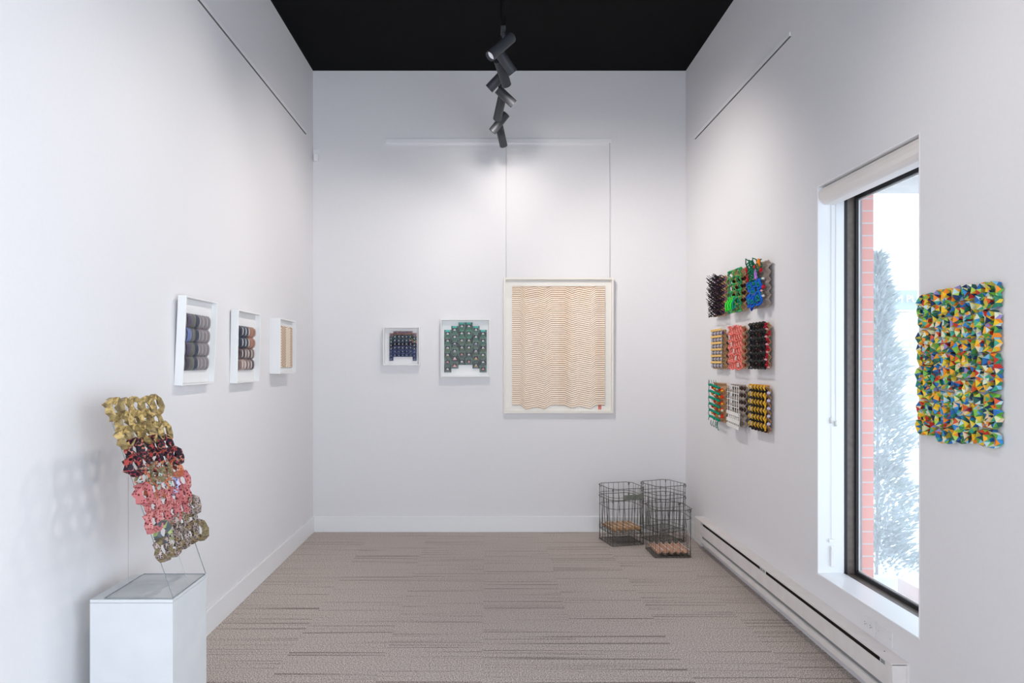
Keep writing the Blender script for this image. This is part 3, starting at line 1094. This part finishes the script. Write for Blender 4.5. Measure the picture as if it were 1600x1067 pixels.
spotlight(at(780, 197, 5.50), at(787, 228, 5.62), 'lowest black cylinder spotlight, overlapping the white rail on the back wall', P * 0.03, 120)
G = 'added spotlights on the unseen near track'
for (y, dx, dy, p) in ((2.8, -0.62, -0.03, 0.5), (2.1, 0.7, -0.1, 0.8), (1.3, -0.75, 0.1, 0.2), (0.7, 0.7, 0.2, 0.6)):  # unseen lamps added to light side walls and cast the strip's shadow
    c = Vector((TX, y, 3.36))
    d = Vector((dx, dy, -0.8)).normalized() * 0.09
    spotlight(c - d, c + d, 'added black cylinder spotlight, unseen above the picture, on the near track bar', P * p, 96 if y == 2.8 else 120, G)


# ------------------------------------------------------------------ egg tray weavings on the right wall
def tray_mesh(W, H, D, nx, ny, thick=0.0018, res=5, rim=0.0):
    k = MB()
    NX, NY = nx * res, ny * res
    V = []
    for j in range(NY + 1):
        for i in range(NX + 1):
            u, v = i / res, j / res
            h = 0.5 + 0.25 * (math.cos(2 * math.pi * u) + math.cos(2 * math.pi * v))
            h = max(0.06, h) ** 0.85
            V.append((-W / 2 + W * i / NX, -D * h, -H / 2 + H * j / NY))
    fs = [(j * (NX + 1) + i, j * (NX + 1) + i + 1, (j + 1) * (NX + 1) + i + 1, (j + 1) * (NX + 1) + i) for j in range(NY) for i in range(NX)]
    k.add(V, fs, 0, True)
    return k


YARN = {}


def ym(name, c, rough=0.8):
    return mat('yarn_' + name, c, rough, 0, 0.2)


TW, TH, TD = 0.262, 0.285, 0.036


def tray(label, Y, Z, card, decorate, dz=0):
    t = thing('woven_egg_tray', label, 'woven artwork', (XR - 0.0045, Y, Z + dz), (0, 0, -HP))
    o = tray_mesh(TW, TH, TD, 5, 6).build('egg_tray', card, t)
    so = o.modifiers.new('thick', 'SOLIDIFY')
    so.thickness = 0.002
    parts = {}

    def P_(pname, m):
        key = (pname, m.name)
        if key not in parts:
            mb_ = MB()
            mb_.segs = []
            base = mb_.add

            def add(v, f, mi=0, smooth=False):
                mb_.segs.append((v, f, smooth))
                base(v, f, mi, smooth)
            mb_.add = add
            parts[key] = (mb_, pname, m)
        return parts[key][0]
    decorate(P_, random.Random(label))
    for mbb, pname, m in parts.values():
        if len(mbb.segs) <= 34:        # few enough to be told apart: one part each
            for v, f, sm in mbb.segs:
                one = MB()
                one.add(v, f, 0, sm)
                q = one.build(pname, m, t)
                q['label'] = m.name.replace('yarn_', '').replace('_', ' ') + ' ' + pname.replace('_', ' ')
            continue
        q = mbb.build(pname, m, t)
        q['label'] = m.name.replace('yarn_', '').replace('_', ' ') + ' ' + pname.replace('_', ' ')


px_ = lambda i: -TW / 2 + TW * i / 5          # peg columns 0..5
pz_ = lambda j: TH / 2 - TH * j / 6           # peg rows 0..6
YF = -TD - 0.004


def wavy(P, m, x, r, amp, out, z0=None, z1=None, n=25, phase=0, freq=6, name='yarn', dy=0):
    z0 = TH / 2 if z0 is None else z0
    z1 = -TH / 2 if z1 is None else z1
    pts = []
    for i in range(n):
        q = i / (n - 1)
        a = q * freq * 2 * math.pi + phase
        pts.append((x + amp * math.sin(a), YF - dy - out * (0.5 + 0.5 * math.cos(a * 1.0)), z0 + (z1 - z0) * q))
    P(name, m).tube(pts, r, 5)


def d1(P, r):
    dk, mv, bk = ym('dark_purple', (0.035, 0.018, 0.035)), ym('mauve', (0.30, 0.16, 0.28)), ym('black', (0.01, 0.01, 0.012))
    for i in range(6):
        x = px_(i) * .98
        wavy(P, dk, x, 0.0032, 0.006, 0.030, phase=i, n=37)
        wavy(P, bk, x + .012, 0.0028, 0.008, 0.034, phase=i + 2, n=37)
    for j in range(7):
        P('yarn', bk).tube([(px_(i) + r.uniform(-.004, .004), YF - .022 - .008 * (i % 2), pz_(j) + r.uniform(-.006, .006)) for i in range(6)], 0.003, 5)
    for q in range(130):
        x, z = r.uniform(-TW / 2, TW / 2 - .03), r.uniform(-TH / 2, TH / 2)
        P('yarn', dk if q % 2 else bk).tube([(x, YF - .01, z), (x - .004, YF - .03, z + .012), (x - .002, YF - .05, z + .030)], [.0028, .0024, .0012], 4)
    for i in range(5):
        for j in range(6):
            P('bead', mv).blob((px_(i + .5), -.02, pz_(j + .5)), .013, .012, .013, 0, 6, 4)


def d2(P, r):
    g = [ym('emerald', (0.02, 0.24, 0.11)), ym('green', (0.05, 0.42, 0.12)), ym('olive', (0.22, 0.32, 0.08))]
    lime, teal, dk = ym('lime', (0.03, 0.75, 0.05)), ym('teal', (0.01, 0.25, 0.22)), ym('brown', (0.06, 0.02, 0.012))
    for i in range(6):
        for rep in range(3):
            pts = []
            for j in range(13):
                z = TH / 2 - TH * j / 12
                s = (1 if (j // 2) % 2 else -1) * (1 if i % 2 else -1)
                pts.append((max(-TW / 2, min(TW / 2 - .012, px_(i) + s * 0.017 * (j % 2) + (rep - 1) * .007)), YF - .004 - .014 * (j % 2) - rep * .003, z + r.uniform(-.003, .003)))
            P('yarn', g[(i + rep) % 3]).tube(pts, 0.0038, 5)
    for j in range(7):
        for i in range(5):
            P('yarn', g[(i + j) % 3]).tube([(px_(i), YF - .012, pz_(j)), (px_(i + .5), YF - .02, pz_(j) - .004), (px_(i + 1) - .006, YF - .012, pz_(j))], 0.0065, 5)
    for i in range(5):
        for j in range(1, 5):
            P('bead', dk).blob((px_(i + .5), -.022, pz_(j + .5)), .016, .012, .016, 0, 6, 4)
    for (x, m, w) in ((-.10, lime, .02), (-.055, lime, .018), (-.01, lime, .015), (.03, teal, .016)):
        for q in range(4):
            a = q * .006
            P('yarn', m).tube([(x - a, YF - .01, -.035), (x - w - a, YF - .03, -.085), (x - w * .3, YF - .035, -.125 - a * .6), (x + w, YF - .025, -.12 + a), (x + w * 1.2, YF - .01, -.08), (x, YF - .008, -.035)], .0042, 5)


def d3(P, r):
    bl, db, gr, rd = ym('blue', (0.01, 0.12, 0.60)), ym('deep_blue', (0.01, 0.04, 0.32)), ym('forest_green', (0.01, 0.16, 0.08)), ym('red', (0.62, 0.01, 0.03))
    org, pk, pu, te, wh = ym('orange', (0.90, 0.25, 0.02)), ym('pink', (0.85, 0.45, 0.42)), ym('lilac', (0.45, 0.20, 0.62)), ym('teal', (0.01, 0.35, 0.36)), ym('white', (0.8, 0.8, 0.78))

    def loop(m, cx, cz, rx, rz, rad, y, wob=0):
        P('yarn', m).tube([(cx + rx * math.cos(a), y - .006 * math.sin(3 * a), cz + rz * math.sin(a)) for a in [2 * math.pi * i / 14 for i in range(14)]], rad, 6, closed=True)
    for (cx, cz, rx, rz) in ((-.085, .0, .036, .03), (-.03, -.04, .03, .024), (.06, .0, .03, .032), (.055, -.085, .042, .045), (-.04, -.10, .03, .034), (-.095, -.09, .022, .04), (.0, .01, .035, .02)):
        loop(bl, cx, cz, rx, rz, .0075, YF - .022)
        loop(db, cx, cz, rx * .7, rz * .68, .006, YF - .018)
        loop(bl if r.random() < .5 else te, cx + .004, cz, rx * .42, rz * .42, .005, YF - .026)
    for q in range(16):
        cx, cz = r.uniform(-.10, .09), r.uniform(.02, .13)
        loop(gr, cx, cz, r.uniform(.012, .028), r.uniform(.014, .036), .0038, YF - r.uniform(.01, .04))
    for (x, z, h) in ((-.095, .15, .05), (-.04, .14, .04), (.02, .15, .03)):
        P('yarn', gr).tube([(x, YF - .02, z - .05), (x - .012, YF - .04, z), (x, YF - .045, z + h * .6), (x + .02, YF - .03, z + h * .2), (x + .022, YF - .02, z - .03)], .004, 5)
    for (x, z, rx, rz, m, y) in ((.075, .128, .015, .030, org, .03), (.03, .135, .012, .018, pk, .02), (.02, .115, .018, .012, rd, .03), (.08, .085, .02, .014, rd, .02), (-.115, .115, .008, .026, rd, .03),
                                 (-.11, .055, .008, .026, rd, .025), (.03, .07, .014, .026, pu, .03), (.035, .045, .018, .014, pu, .03), (-.08, .12, .014, .018, pk, .01), (.10, -.02, .012, .012, rd, .01),
                                 (-.06, -.13, .012, .03, db, .02), (.08, -.045, .01, .012, pk, .012), (-.02, -.055, .008, .008, rd, .02), (.10, .03, .013, .008, wh, .012), (.10, -.075, .013, .008, wh, .012)):
        P('tuft', m).blob((x, YF - y, z), rx, .010, rz, 0, 8, 6, .12, r)
    for q in range(22):
        x, z = r.uniform(-.11, .10), r.uniform(-.13, .05)
        P('yarn', te if q % 2 else gr).tube([(x, YF - .01, z), (x + r.uniform(-.02, .02), YF - .03, z + r.uniform(-.02, .03)), (x + r.uniform(-.03, .03), YF - .02, z + r.uniform(-.03, .04))], .0035, 5)


def d4(P, r):
    ye, na, pu, wh = ym('yellow_cream', (0.85, 0.58, 0.22)), ym('navy', (0.02, 0.02, 0.10)), ym('purple', (0.22, 0.08, 0.36)), ym('white', (0.8, 0.8, 0.82))
    for j in range(6):
        z = pz_(j)
        for s in (-.004, .004):
            P('yarn', ye).tube([(-TW / 2 + TW * i / 12, YF - .010 - .003 * (i % 2), z + s + .002 * (i % 2)) for i in range(12)], .0048, 5)
    for i in range(11):
        x = -TW / 2 + .008 + (TW - .034) * i / 10
        m = (na, wh, pu)[i % 3]
        for q, mm in enumerate((m, wh if i % 3 != 1 else na)):
            for j in range(6):
                za, zb = pz_(j) - .008, pz_(j + 1) + .008
                P('yarn', mm).tube([(x + q * .008, YF - .004, za), (x + q * .008 + .007, YF - .012, (za + zb) / 2), (x + q * .008, YF - .004, zb)], .0026, 4)
    for i in range(5):
        P('bead', pu).blob((px_(i + .5), YF, pz_(.5)), .008, .008, .014, 0, 6, 4)


def d5(P, r):
    sa, co, wh, dk = ym('salmon', (0.90, 0.22, 0.18)), ym('coral', (0.88, 0.35, 0.27)), ym('white', (0.85, 0.75, 0.72)), ym('dark_red', (0.22, 0.03, 0.02))
    for i in range(7):
        x = -TW / 2 + .004 + (TW - .03) * i / 6
        for q in range(2):
            wavy(P, sa if q else co, x + q * .008, .0045, .005, .012, phase=i * .7 + q, freq=6, n=31)
    for j in range(7):
        P('yarn', sa).tube([(-TW / 2 + (TW - .02) * i / 10, YF - .012, pz_(j) + .006 * math.sin(i * 1.3 + j)) for i in range(11)], .0045, 5)
    for q in range(6):
        P('yarn', wh).tube([(px_(q * .8) - .008, YF - .02, pz_(q + .2)), (px_(q * .8) + .012, YF - .02, pz_(q + .8))], .003, 5)
        P('yarn', wh).tube([(px_(q * .8) + .012, YF - .02, pz_(q + .2)), (px_(q * .8) - .008, YF - .02, pz_(q + .8))], .003, 5)
    for q in range(26):
        x = r.uniform(-TW / 2, TW / 2 - .03)
        s = 1 if q % 2 else -1
        P('yarn', sa).tube([(x, YF - .01, s * TH / 2), (x + .004, YF - .022, s * (TH / 2 + .012))], [.0028, .001], 4)
    for i in range(5):
        for j in range(6):
            P('bead', dk).blob((px_(i + .5), -.016, pz_(j + .5)), .014, .010, .014, 0, 6, 4)


def d6(P, r):
    bk, gy, rd, pk = ym('black', (0.008, 0.008, 0.01)), ym('charcoal', (0.035, 0.035, 0.035)), ym('crimson', (0.45, 0.01, 0.03)), ym('rose', (0.80, 0.35, 0.38))
    for i in range(9):
        x = -TW / 2 + .004 + (TW - .03) * i / 8
        wavy(P, bk if i % 2 else gy, x, .0048, .007, .014, phase=i * math.pi, n=37)
        wavy(P, bk, x + .008, .0036, .006, .010, phase=i + 1, n=37)
    for j in range(7):
        P('yarn', gy).tube([(-TW / 2 + TW * i / 10, YF - .012, pz_(j) + .005 * (i % 2)) for i in range(11)], .0048, 5)
    for i in range(5):
        for j in range(6):
            P('bead', rd if (i + j) % 2 else bk).blob((px_(i + .5), YF + .006, pz_(j + .62)), .015, .008, .012, 0, 6, 4)
            if (i * 3 + j) % 4 == 0:
                P('bead', pk).blob((px_(i + .5), YF - .004, pz_(j + .7)), .008, .006, .004, 0, 6, 4)
    for q in range(18):
        z = TH / 2 - .01 - (TH - .02) * q / 17
        P('bead', (rd, rd, pk)[q % 3]).blob((TW / 2 - .004 + r.uniform(-.006, .006), YF + r.uniform(-.006, .016), z), .010, .010, .008, 0, 6, 4)


def d7(P, r):
    te, rd, og, wh, dg = ym('jade', (0.0, 0.28, 0.18)), ym('scarlet', (0.75, 0.03, 0.01)), ym('amber', (0.85, 0.35, 0.02)), ym('cream', (0.85, 0.75, 0.6)), ym('dark_teal', (0.01, 0.10, 0.09))
    for j in range(6):
        z = pz_(j) - .012
        pts = [(-TW / 2 + TW * .86 * i / 14, YF - .020 - .004 * math.sin(i * 2), z - .004 * (i % 2) - .02 * i / 14) for i in range(15)]
        P('yarn', te).tube(pts, [.010 if i % 2 else .007 for i in range(15)], 6)
        if j < 5:
            for i in range(5):
                m = (rd, og, wh, rd, og)[(i + j) % 5]
                P('bead', m).blob((px_(i + .6), YF - .008, z - .026 - .004 * i), .013, .010, .010, 0, 7, 5)
                P('bead', rd).blob((px_(i + .25), YF - .004, z - .022 - .003 * i), .010, .010, .010, 0, 7, 5)
    P('yarn', dg).tube([(-TW / 2 + .004, YF - .026 - .006 * (i % 2), TH / 2 + .02 - (TH + .02) * i / 11) for i in range(12)], .0025, 5)
    for x in (-.12, -.07, -.02, .03):
        P('yarn', dg).tube([(x, YF - .02, TH / 2 - .02), (x, YF - .03, TH / 2 + .022)], [.002, .001], 4)
    for (x, l) in ((-.10, .05), (-.05, .055), (.0, .06), (.03, .05), (.045, .075)):
        P('yarn', dg if l < .07 else te).tube([(x, YF - .02, -TH / 2 + .0), (x + .008, YF - .026, -TH / 2 - l * .5), (x + .022, YF - .02, -TH / 2 - l * .8)], .0028, 5)


def d8(P, r):
    wh, tp, dk = ym('ivory', (0.86, 0.84, 0.80)), ym('taupe', (0.30, 0.22, 0.20)), ym('umber', (0.07, 0.045, 0.04))
    for i in range(6):
        x = -TW / 2 + .01 + (TW * .80) * i / 5
        P('cord', wh).tube([(x + .003 * math.sin(j), YF - .018, TH / 2 - .005 - (TH * .66) * j / 8) for j in range(9)], .0030, 5)
    for j in range(4):
        P('cord', wh).tube([(-TW / 2 + .86 * TW * i / 10, YF - .020, pz_(j + .1) - .010 * i / 10) for i in range(11)], .0034, 5)
    for i in range(5):
        for j in range(4):
            P('bead', dk).blob((px_(i + .45) - .01, -.020, pz_(j + .5)), .012, .008, .018, 0, 6, 4)
    for j, z in enumerate((-.050, -.100, -.137)):
        for s in (-.008, 0, .008):
            P('cord', wh).tube([(-TW / 2 + .86 * TW * i / 10, YF - .022, z + s - .012 * i / 10) for i in range(11)], .0052, 5)
    for i in range(26):
        x = -TW / 2 + .006 + .84 * TW * i / 25
        P('cord', wh if i % 4 else tp).tube([(x, YF - .014, -.048), (x + r.uniform(-.003, .003), YF - .018, -.14)], .0036, 4)


def d9(P, r):
    ye, og, dk, la, bk = ym('gold', (0.88, 0.50, 0.03)), ym('tangerine', (0.75, 0.30, 0.06)), ym('aubergine', (0.03, 0.008, 0.03)), ym('lavender', (0.62, 0.58, 0.78)), ym('black', (0.008, 0.008, 0.01))
    for i in range(6):
        x = -TW / 2 + .008 + (TW - .022) * i / 5
        for j in range(6):
            z = pz_(j + .15)
            P('yarn', ye).tube([(x, YF - .006, z + .017), (x, YF - .016, z), (x, YF - .006, z - .017)], [.004, .0056, .004], 6)
            if j == 0 and i < 5:
                P('yarn', og).tube([(x, YF - .006, z + .012), (x + .022, -.008, TH / 2 + .004)], .005, 5)
    for i in range(5):
        for j in range(6):
            P('bead', dk if (i + j) % 2 else bk).blob((px_(i + .5) - .004, YF + .004, pz_(j + .62)), .021, .010, .017, 0, 7, 5)
    for j in range(6):
        P('yarn', bk).tube([(-TW / 2 + (TW - .02) * i / 12, YF - .006, pz_(j + .65) + .004 * (i % 2)) for i in range(13)], .006, 5)
    for j in range(5):
        P('bead', la).blob((TW / 2 - .006, YF + .012, pz_(j + .8)), .010, .012, .010, 0, 8, 5)
        P('yarn', ye).tube([(TW / 2 - .018, YF, pz_(j + 1.1)), (TW / 2 - .014, YF - .006, pz_(j + 1.1) - .03)], .005, 5)


TYS = (5.055, 4.680, 4.300)
tray('egg tray with bristly dark purple yarn, top row far left on right wall', TYS[0], 1.985, CARD, d1)
tray('egg tray laced with green yarn and lime loops, middle of the top row', TYS[1], 1.99, CARD, d2)
tray('egg tray piled with blue loops and green, red and orange tufts, top row nearest window', TYS[2], 1.985, CARDGREY, d3)
tray('egg tray stitched in yellow cream bands with navy and white, middle row far left', TYS[0], 1.594, CARD, d4)
tray('egg tray wrapped in salmon pink yarn, centre of the nine weavings', TYS[1], 1.60, CARD, d5)
tray('egg tray netted in black yarn with crimson beads, middle row nearest window', TYS[2], 1.602, CARD, d6)
tray('egg tray banded in jade yarn with scarlet beads, bottom row far left', TYS[0], 1.205, CARD, d7)
tray('grey egg tray under a grid of ivory cord, middle of the bottom row', TYS[1], 1.205, CARDGREY, d8)
tray('egg tray dotted with gold stitches over black, bottom row nearest window', TYS[2], 1.208, CARD, d9)

# ------------------------------------------------------------------ baseboard heater
HY0, HY1 = 2.829, 5.54
ht = thing('baseboard_heater', 'long cream electric baseboard heater along the foot of the right wall', 'heater', (XR, HY0, 0.085))
hz = lambda z: z - 0.085
Lh = HY1 - HY0
XF = -0.076
k = MB()
k.box((-0.012, 0.0, hz(0.088)), (-0.0003, Lh, hz(0.246)))
k.build('back_plate', HEAT, ht)
k = MB()    # top cover with short front lip
k.box((XF, 0, hz(0.247)), (-0.0008, Lh, hz(0.252)))
k.box((XF, 0, hz(0.243)), (XF + 0.003, Lh, hz(0.247)))
k.build('top_cover', HEAT, ht, 0.0006)
k = MB()
k.box((XF, 0.0, hz(0.141)), (XF + 0.004, Lh, hz(0.224)))
k.build('front_panel', HEAT, ht, 0.0015)
k = MB()
k.box((XF + 0.012, 0.045, hz(0.118)), (XF + 0.016, Lh - 0.17, hz(0.1415)))
k.build('lower_grille', mat('heater_grey', (0.24, 0.25, 0.26), .5), ht)  # darker grey recessed strip
k = MB()
k.box((XF, 0.0, hz(0.085)), (XF + 0.016, Lh, hz(0.118)))
k.build('bottom_lip', HEAT, ht, 0.0015)
k = MB()
k.box((XF + 0.018, 0.05, hz(0.12)), (-0.014, Lh - 0.05, hz(0.238)))
k.build('heating_fins', mat('heater_dark', (0.02, 0.014, 0.012), .7), ht)
for (a, b) in ((0.0, 0.042), (Lh - 0.17, Lh)):
    k = MB()
    k.box((XF - 0.0006, a, hz(0.0852)), (-0.0125, b, hz(0.2425)))
    k.build('end_cap', HEAT, ht, 0.001)
# louvred plates in the slot
for (ya, yb_) in ((0.002, 0.085), (F * 1.670 / (1196 - VX) - HY0, F * 1.670 / (1187 - VX) - HY0), (Lh - 0.16, Lh - 0.06)):
    k = MB()
    k.box((XF + 0.001, ya, hz(0.2241)), (XF + 0.003, yb_, hz(0.2432)), 0)
    for q in range(3):
        w = (yb_ - ya)
        for (u0, u1) in ((.12, .48), (.56, .92)):
            k.box((XF + 0.0002, ya + w * u0, hz(0.2268 + q * 0.0055)), (XF + 0.0011, ya + w * u1, hz(0.2292 + q * 0.0055)), 1)
    k.build('louvre_plate', [mat('plate_pale', (0.70, 0.74, 0.72), .5), BLACK], ht)
k = MB()
k.tube([(-0.035, 0.12, hz(0.2521)), (-0.035, 0.12, hz(0.2535))], 0.003, 8)
k.build('screw', mat('screw_dark', (0.1, 0.1, 0.1), .4), ht)

# outlet plates
for (y0, y1, z0, z1, lab, sock) in ((3.076, 3.181, 0.263, 0.331, 'white double socket plate above the heater, left of the blank plate', True),
                                    (2.945, 3.062, 0.266, 0.336, 'blank white cover plate right of the double socket, above the heater', False)):
    t = thing('outlet_plate' if sock else 'cover_plate', lab, 'wall outlet', (XR, (y0 + y1) / 2, (z0 + z1) / 2), (0, 0, -HP))
    w, h = (y1 - y0) / 2, (z1 - z0) / 2
    k = MB()
    k.box((-w, -0.005, -h), (w, -0.0003, h))
    k.build('plate', mat('plate_white', (0.80, 0.79, 0.80), .35), t, 0.0015)
    if sock:
        for sx in (-.022, .022):
            k = MB()
            k.box((sx - .016, -.0065, -.014), (sx + .016, -.0052, .014), 0)
            k.box((sx - .008, -.0068, -.007), (sx - .002, -.0064, -.004), 1)
            k.box((sx - .008, -.0068, .004), (sx - .002, -.0064, .007), 1)
            k.box((sx + .004, -.0068, -.002), (sx + .008, -.0064, .002), 1)
            k.build('socket', [mat('plate_white', (0.8, .79, .8)), BLACK], t, 0)
    else:
        k = MB()
        for sx in (-.045, .045):
            k.tube([(sx * w / .058, -.0048, 0), (sx * w / .058, -.0062, 0)], .0025, 8)
        k.build('screws', mat('screw_pale', (0.6, 0.6, 0.62), .4), t)

# ------------------------------------------------------------------ roller blind in the window head
bl = thing('roller_blind', 'cream roller blind cassette rolled up in the head of the window', 'blind', (XR, WY1 - 0.008, WZ1 - 0.10))
CASS = mat('cassette_cream', (0.80, 0.75, 0.72), .5)
k = MB()
prof = [(0.092, 0.088), (0.02, 0.085), (0.010, 0.078), (0.004, 0.062), (0.004, 0.040), (0.010, 0.022), (0.022, 0.008), (0.036, 0.0), (0.092, 0.0)]
Lb = WY1 - WY0 - 0.02
n = len(prof)
V = [(x, -0.004, z) for x, z in prof] + [(x, -Lb, z) for x, z in prof]
k.add(V, [(i, (i + 1) % n, n + (i + 1) % n, n + i) for i in range(n)], 0, False)
k.build('cassette', CASS, bl)
k = MB()
V = [(x - 0.002, -0.001, z - 0.001) for x, z in prof] + [(x - 0.002, -0.004, z - 0.001) for x, z in prof]
k.add(V, [tuple(range(n)), tuple(range(n, 2 * n))[::-1]] + [(i, (i + 1) % n, n + (i + 1) % n, n + i) for i in range(n)], 0)
k.build('end_cap', mat('cap_grey', (0.72, 0.71, 0.74), .5), bl)
CHAIN = mat('bead_chain', (0.66, 0.63, 0.60), .5)
KN = mat('chain_tip', (0.80, 0.80, 0.74), .5)
for (x, zb, n_) in ((1.813, 1.195, 0), (1.838, 1.180, 1)):
    k = MB()
    k.tube([(x - XR, -0.004, 0.001), (x - XR, -0.004, zb - (WZ1 - 0.10))], 0.0011, 5)
    k.build('bead_chain', CHAIN, bl)
    k = MB()
    z = zb - (WZ1 - 0.10)
    k.tube([(x - XR, -0.0075, z + .012), (x - XR, -0.0075, z + .006), (x - XR, -0.0075, z - .018)], [.003, .0072, .0062], 8)
    k.build('chain_weight', KN, bl)
cl = thing('cord_cleat', 'white cord hold-down and handle low on the far window reveal', 'cord cleat', (1.812, WY1 - 0.008, 0.42))
k = MB()
k.box((-0.012, -0.012, 0.128), (0.016, 0, 0.146))
k.build('bracket', WHITE, cl, .002)
k = MB()
k.box((-0.004, -0.014, 0.0), (0.018, -0.001, 0.11))
k.build('handle', WHITE, cl, .004)
k = MB()
k.tube([(0.002, -0.005, 0.146), (0.002, -0.004, 0.75)], 0.0008, 5)
k.build('cord', CHAIN, cl)


# ------------------------------------------------------------------ wire egg baskets
def basket(label, x, y, z0, rot, top=0.155, bot=0.143, h=0.375, plate=False, group=None):
    t = thing('wire_basket', label, 'wire basket', (x, y, z0), (0, 0, math.radians(rot)), group)
    r = 0.0023

    def octo(a, ch, z):
        return [(-a + ch, -a, z), (a - ch, -a, z), (a, -a + ch, z), (a, a - ch, z), (a - ch, a, z), (-a + ch, a, z), (-a, a - ch, z), (-a, -a + ch, z)]
    k = MB()
    k.tube(octo(top, 0.045, h), r * 1.15, 6, closed=True)
    k.build('top_rim', WIRE, t)
    k = MB()
    k.tube(octo(top * .985, 0.045, h - 0.072), r, 6, closed=True)
    k.build('middle_hoop', WIRE, t)
    k = MB()
    k.tube(octo(bot, 0.012, r), r, 6, closed=True)
    k.tube(octo(bot, 0.012, 0.032), r * .8, 6, closed=True)
    k.build('bottom_hoop', WIRE, t)
    for sx in (-1, 1):
        for sy in (-1, 1):
            k = MB()
            cx, cy = sx * (top - 0.026), sy * (top - 0.026)
            d = Vector((sx, sy, 0)).normalized()
            pts = []
            for q in range(15):
                a = q / 14 * 2 * math.pi * 1.4
                pts.append((cx + d.x * 0.012 * math.sin(a) + d.y * 0.004 * (q / 14 - .5), cy + d.y * 0.012 * math.sin(a) - d.x * .004 * (q / 14 - .5), h + 0.002 - 0.012 + 0.012 * math.cos(a)))
            k.tube(pts, r, 5)
            k.build('corner_loop', WIRE, t)
    k = MB()
    for side in range(4):
        for q in range(5):
            u = -1 + 2 * (q + .5) / 5
            a, b = u * (top - .04), u * (bot - .012)
            bulge = 0.012 * math.sin(q * 2.1 + side)
            p = [(a, -top, h), (a * .99, -top * .99, h - .07), (b + bulge * .3, -(top + bot) / 2, h * .5), (b, -bot, r)]
            c, s = [(1, 0), (0, 1), (-1, 0), (0, -1)][side]
            k.tube([(x_ * c - y_ * s, x_ * s + y_ * c, z_) for x_, y_, z_ in p], r * .8, 5)
    for sx in (-1, 1):
        for sy in (-1, 1):
            k.tube([(sx * (top - .022), sy * (top - .022), h), (sx * (bot - .006), sy * (bot - .006), r)], r, 5)
    k.build('side_wires', WIRE, t)
    k = MB()
    for q in range(9):
        u = -bot + 2 * bot * (q + .5) / 9
        k.tube([(u, -bot, r * .8), (u, bot, r * .8)], r * .6, 5)
        k.tube([(-bot, u, r * 1.6), (bot, u, r * 1.6)], r * .6, 5)
    k.build('base_grid', WIRE, t)
    if plate:
        k = MB()
        k.box((-0.05, -top - .003, h - .088), (0.125, -top, h - .050))
        o = k.build('metal_tag', noisy('tag_metal', (0.16, 0.17, 0.14), (0.24, 0.25, 0.21), 30, .5, metal=.3), t)
        o['label'] = 'dull grey metal tag'
    return t


def floor_tray(label, x, y, z, rot, card, w=0.255, n=5):
    t = thing('egg_tray', label, 'egg tray', (x, y, z), (0, 0, math.radians(rot)))
    k = MB()
    res = 5
    NX = n * res
    V = []
    for j in range(NX + 1):
        for i in range(NX + 1):
            u, v = i / res, j / res
            h = 0.5 + 0.25 * (math.cos(2 * math.pi * u) + math.cos(2 * math.pi * v))
            V.append((-w / 2 + w * i / NX, -w / 2 + w * j / NX, 0.004 + 0.042 * max(.05, h) ** .9))
    fs = [(j * (NX + 1) + i, j * (NX + 1) + i + 1, (j + 1) * (NX + 1) + i + 1, (j + 1) * (NX + 1) + i) for j in range(NX) for i in range(NX)]
    k.add(V, fs, 0, True)
    o = k.build('pulp_tray', card, t)
    so = o.modifiers.new('thick', 'SOLIDIFY')
    so.thickness = 0.002
    k = MB()
    for q in range(n + 1):
        xx = -w / 2 + w * q / n
        k.tube([(xx + .004, -w / 2 + .004, 0.050), (xx * .98, 0, 0.046), (xx - .004, w / 2 - .004, 0.050)], 0.0022, 5)
    o = k.build('cord', mat('yarn_pale', (0.82, 0.74, 0.70), .8), t)
    o['label'] = 'pale cords strung across the tray'


cA = Vector(((0.941 + 1.284) / 2, (5.82 + 5.616) / 2, 0))
basket('lower wire basket of the left pair, resting on the carpet', cA.x, cA.y, 0.001, 13.6, h=0.375)
basket('upper wire basket of the left pair with metal tag, holding an egg tray', cA.x, cA.y, 0.093, 13.6, h=0.375, plate=True)
floor_tray('orange pulp egg tray inside the upper basket of the left pair', cA.x, cA.y, 0.100, 13.6, CARD)
basket('single wire basket in front, holding an egg tray on the carpet', 1.412, 5.372, 0.001, 1.6, h=0.368)
floor_tray('pinkish pulp egg tray in the front wire basket on the carpet', 1.412, 5.372, 0.008, 1.6, CARDPINK)
basket('lower wire basket of the rear stack in the corner', 1.478, 5.775, 0.001, 24, top=0.150, bot=.135, h=0.375)
basket('upper wire basket of the rear stack in the corner', 1.478, 5.775, 0.093, 24, top=0.150, bot=.135, h=0.385)
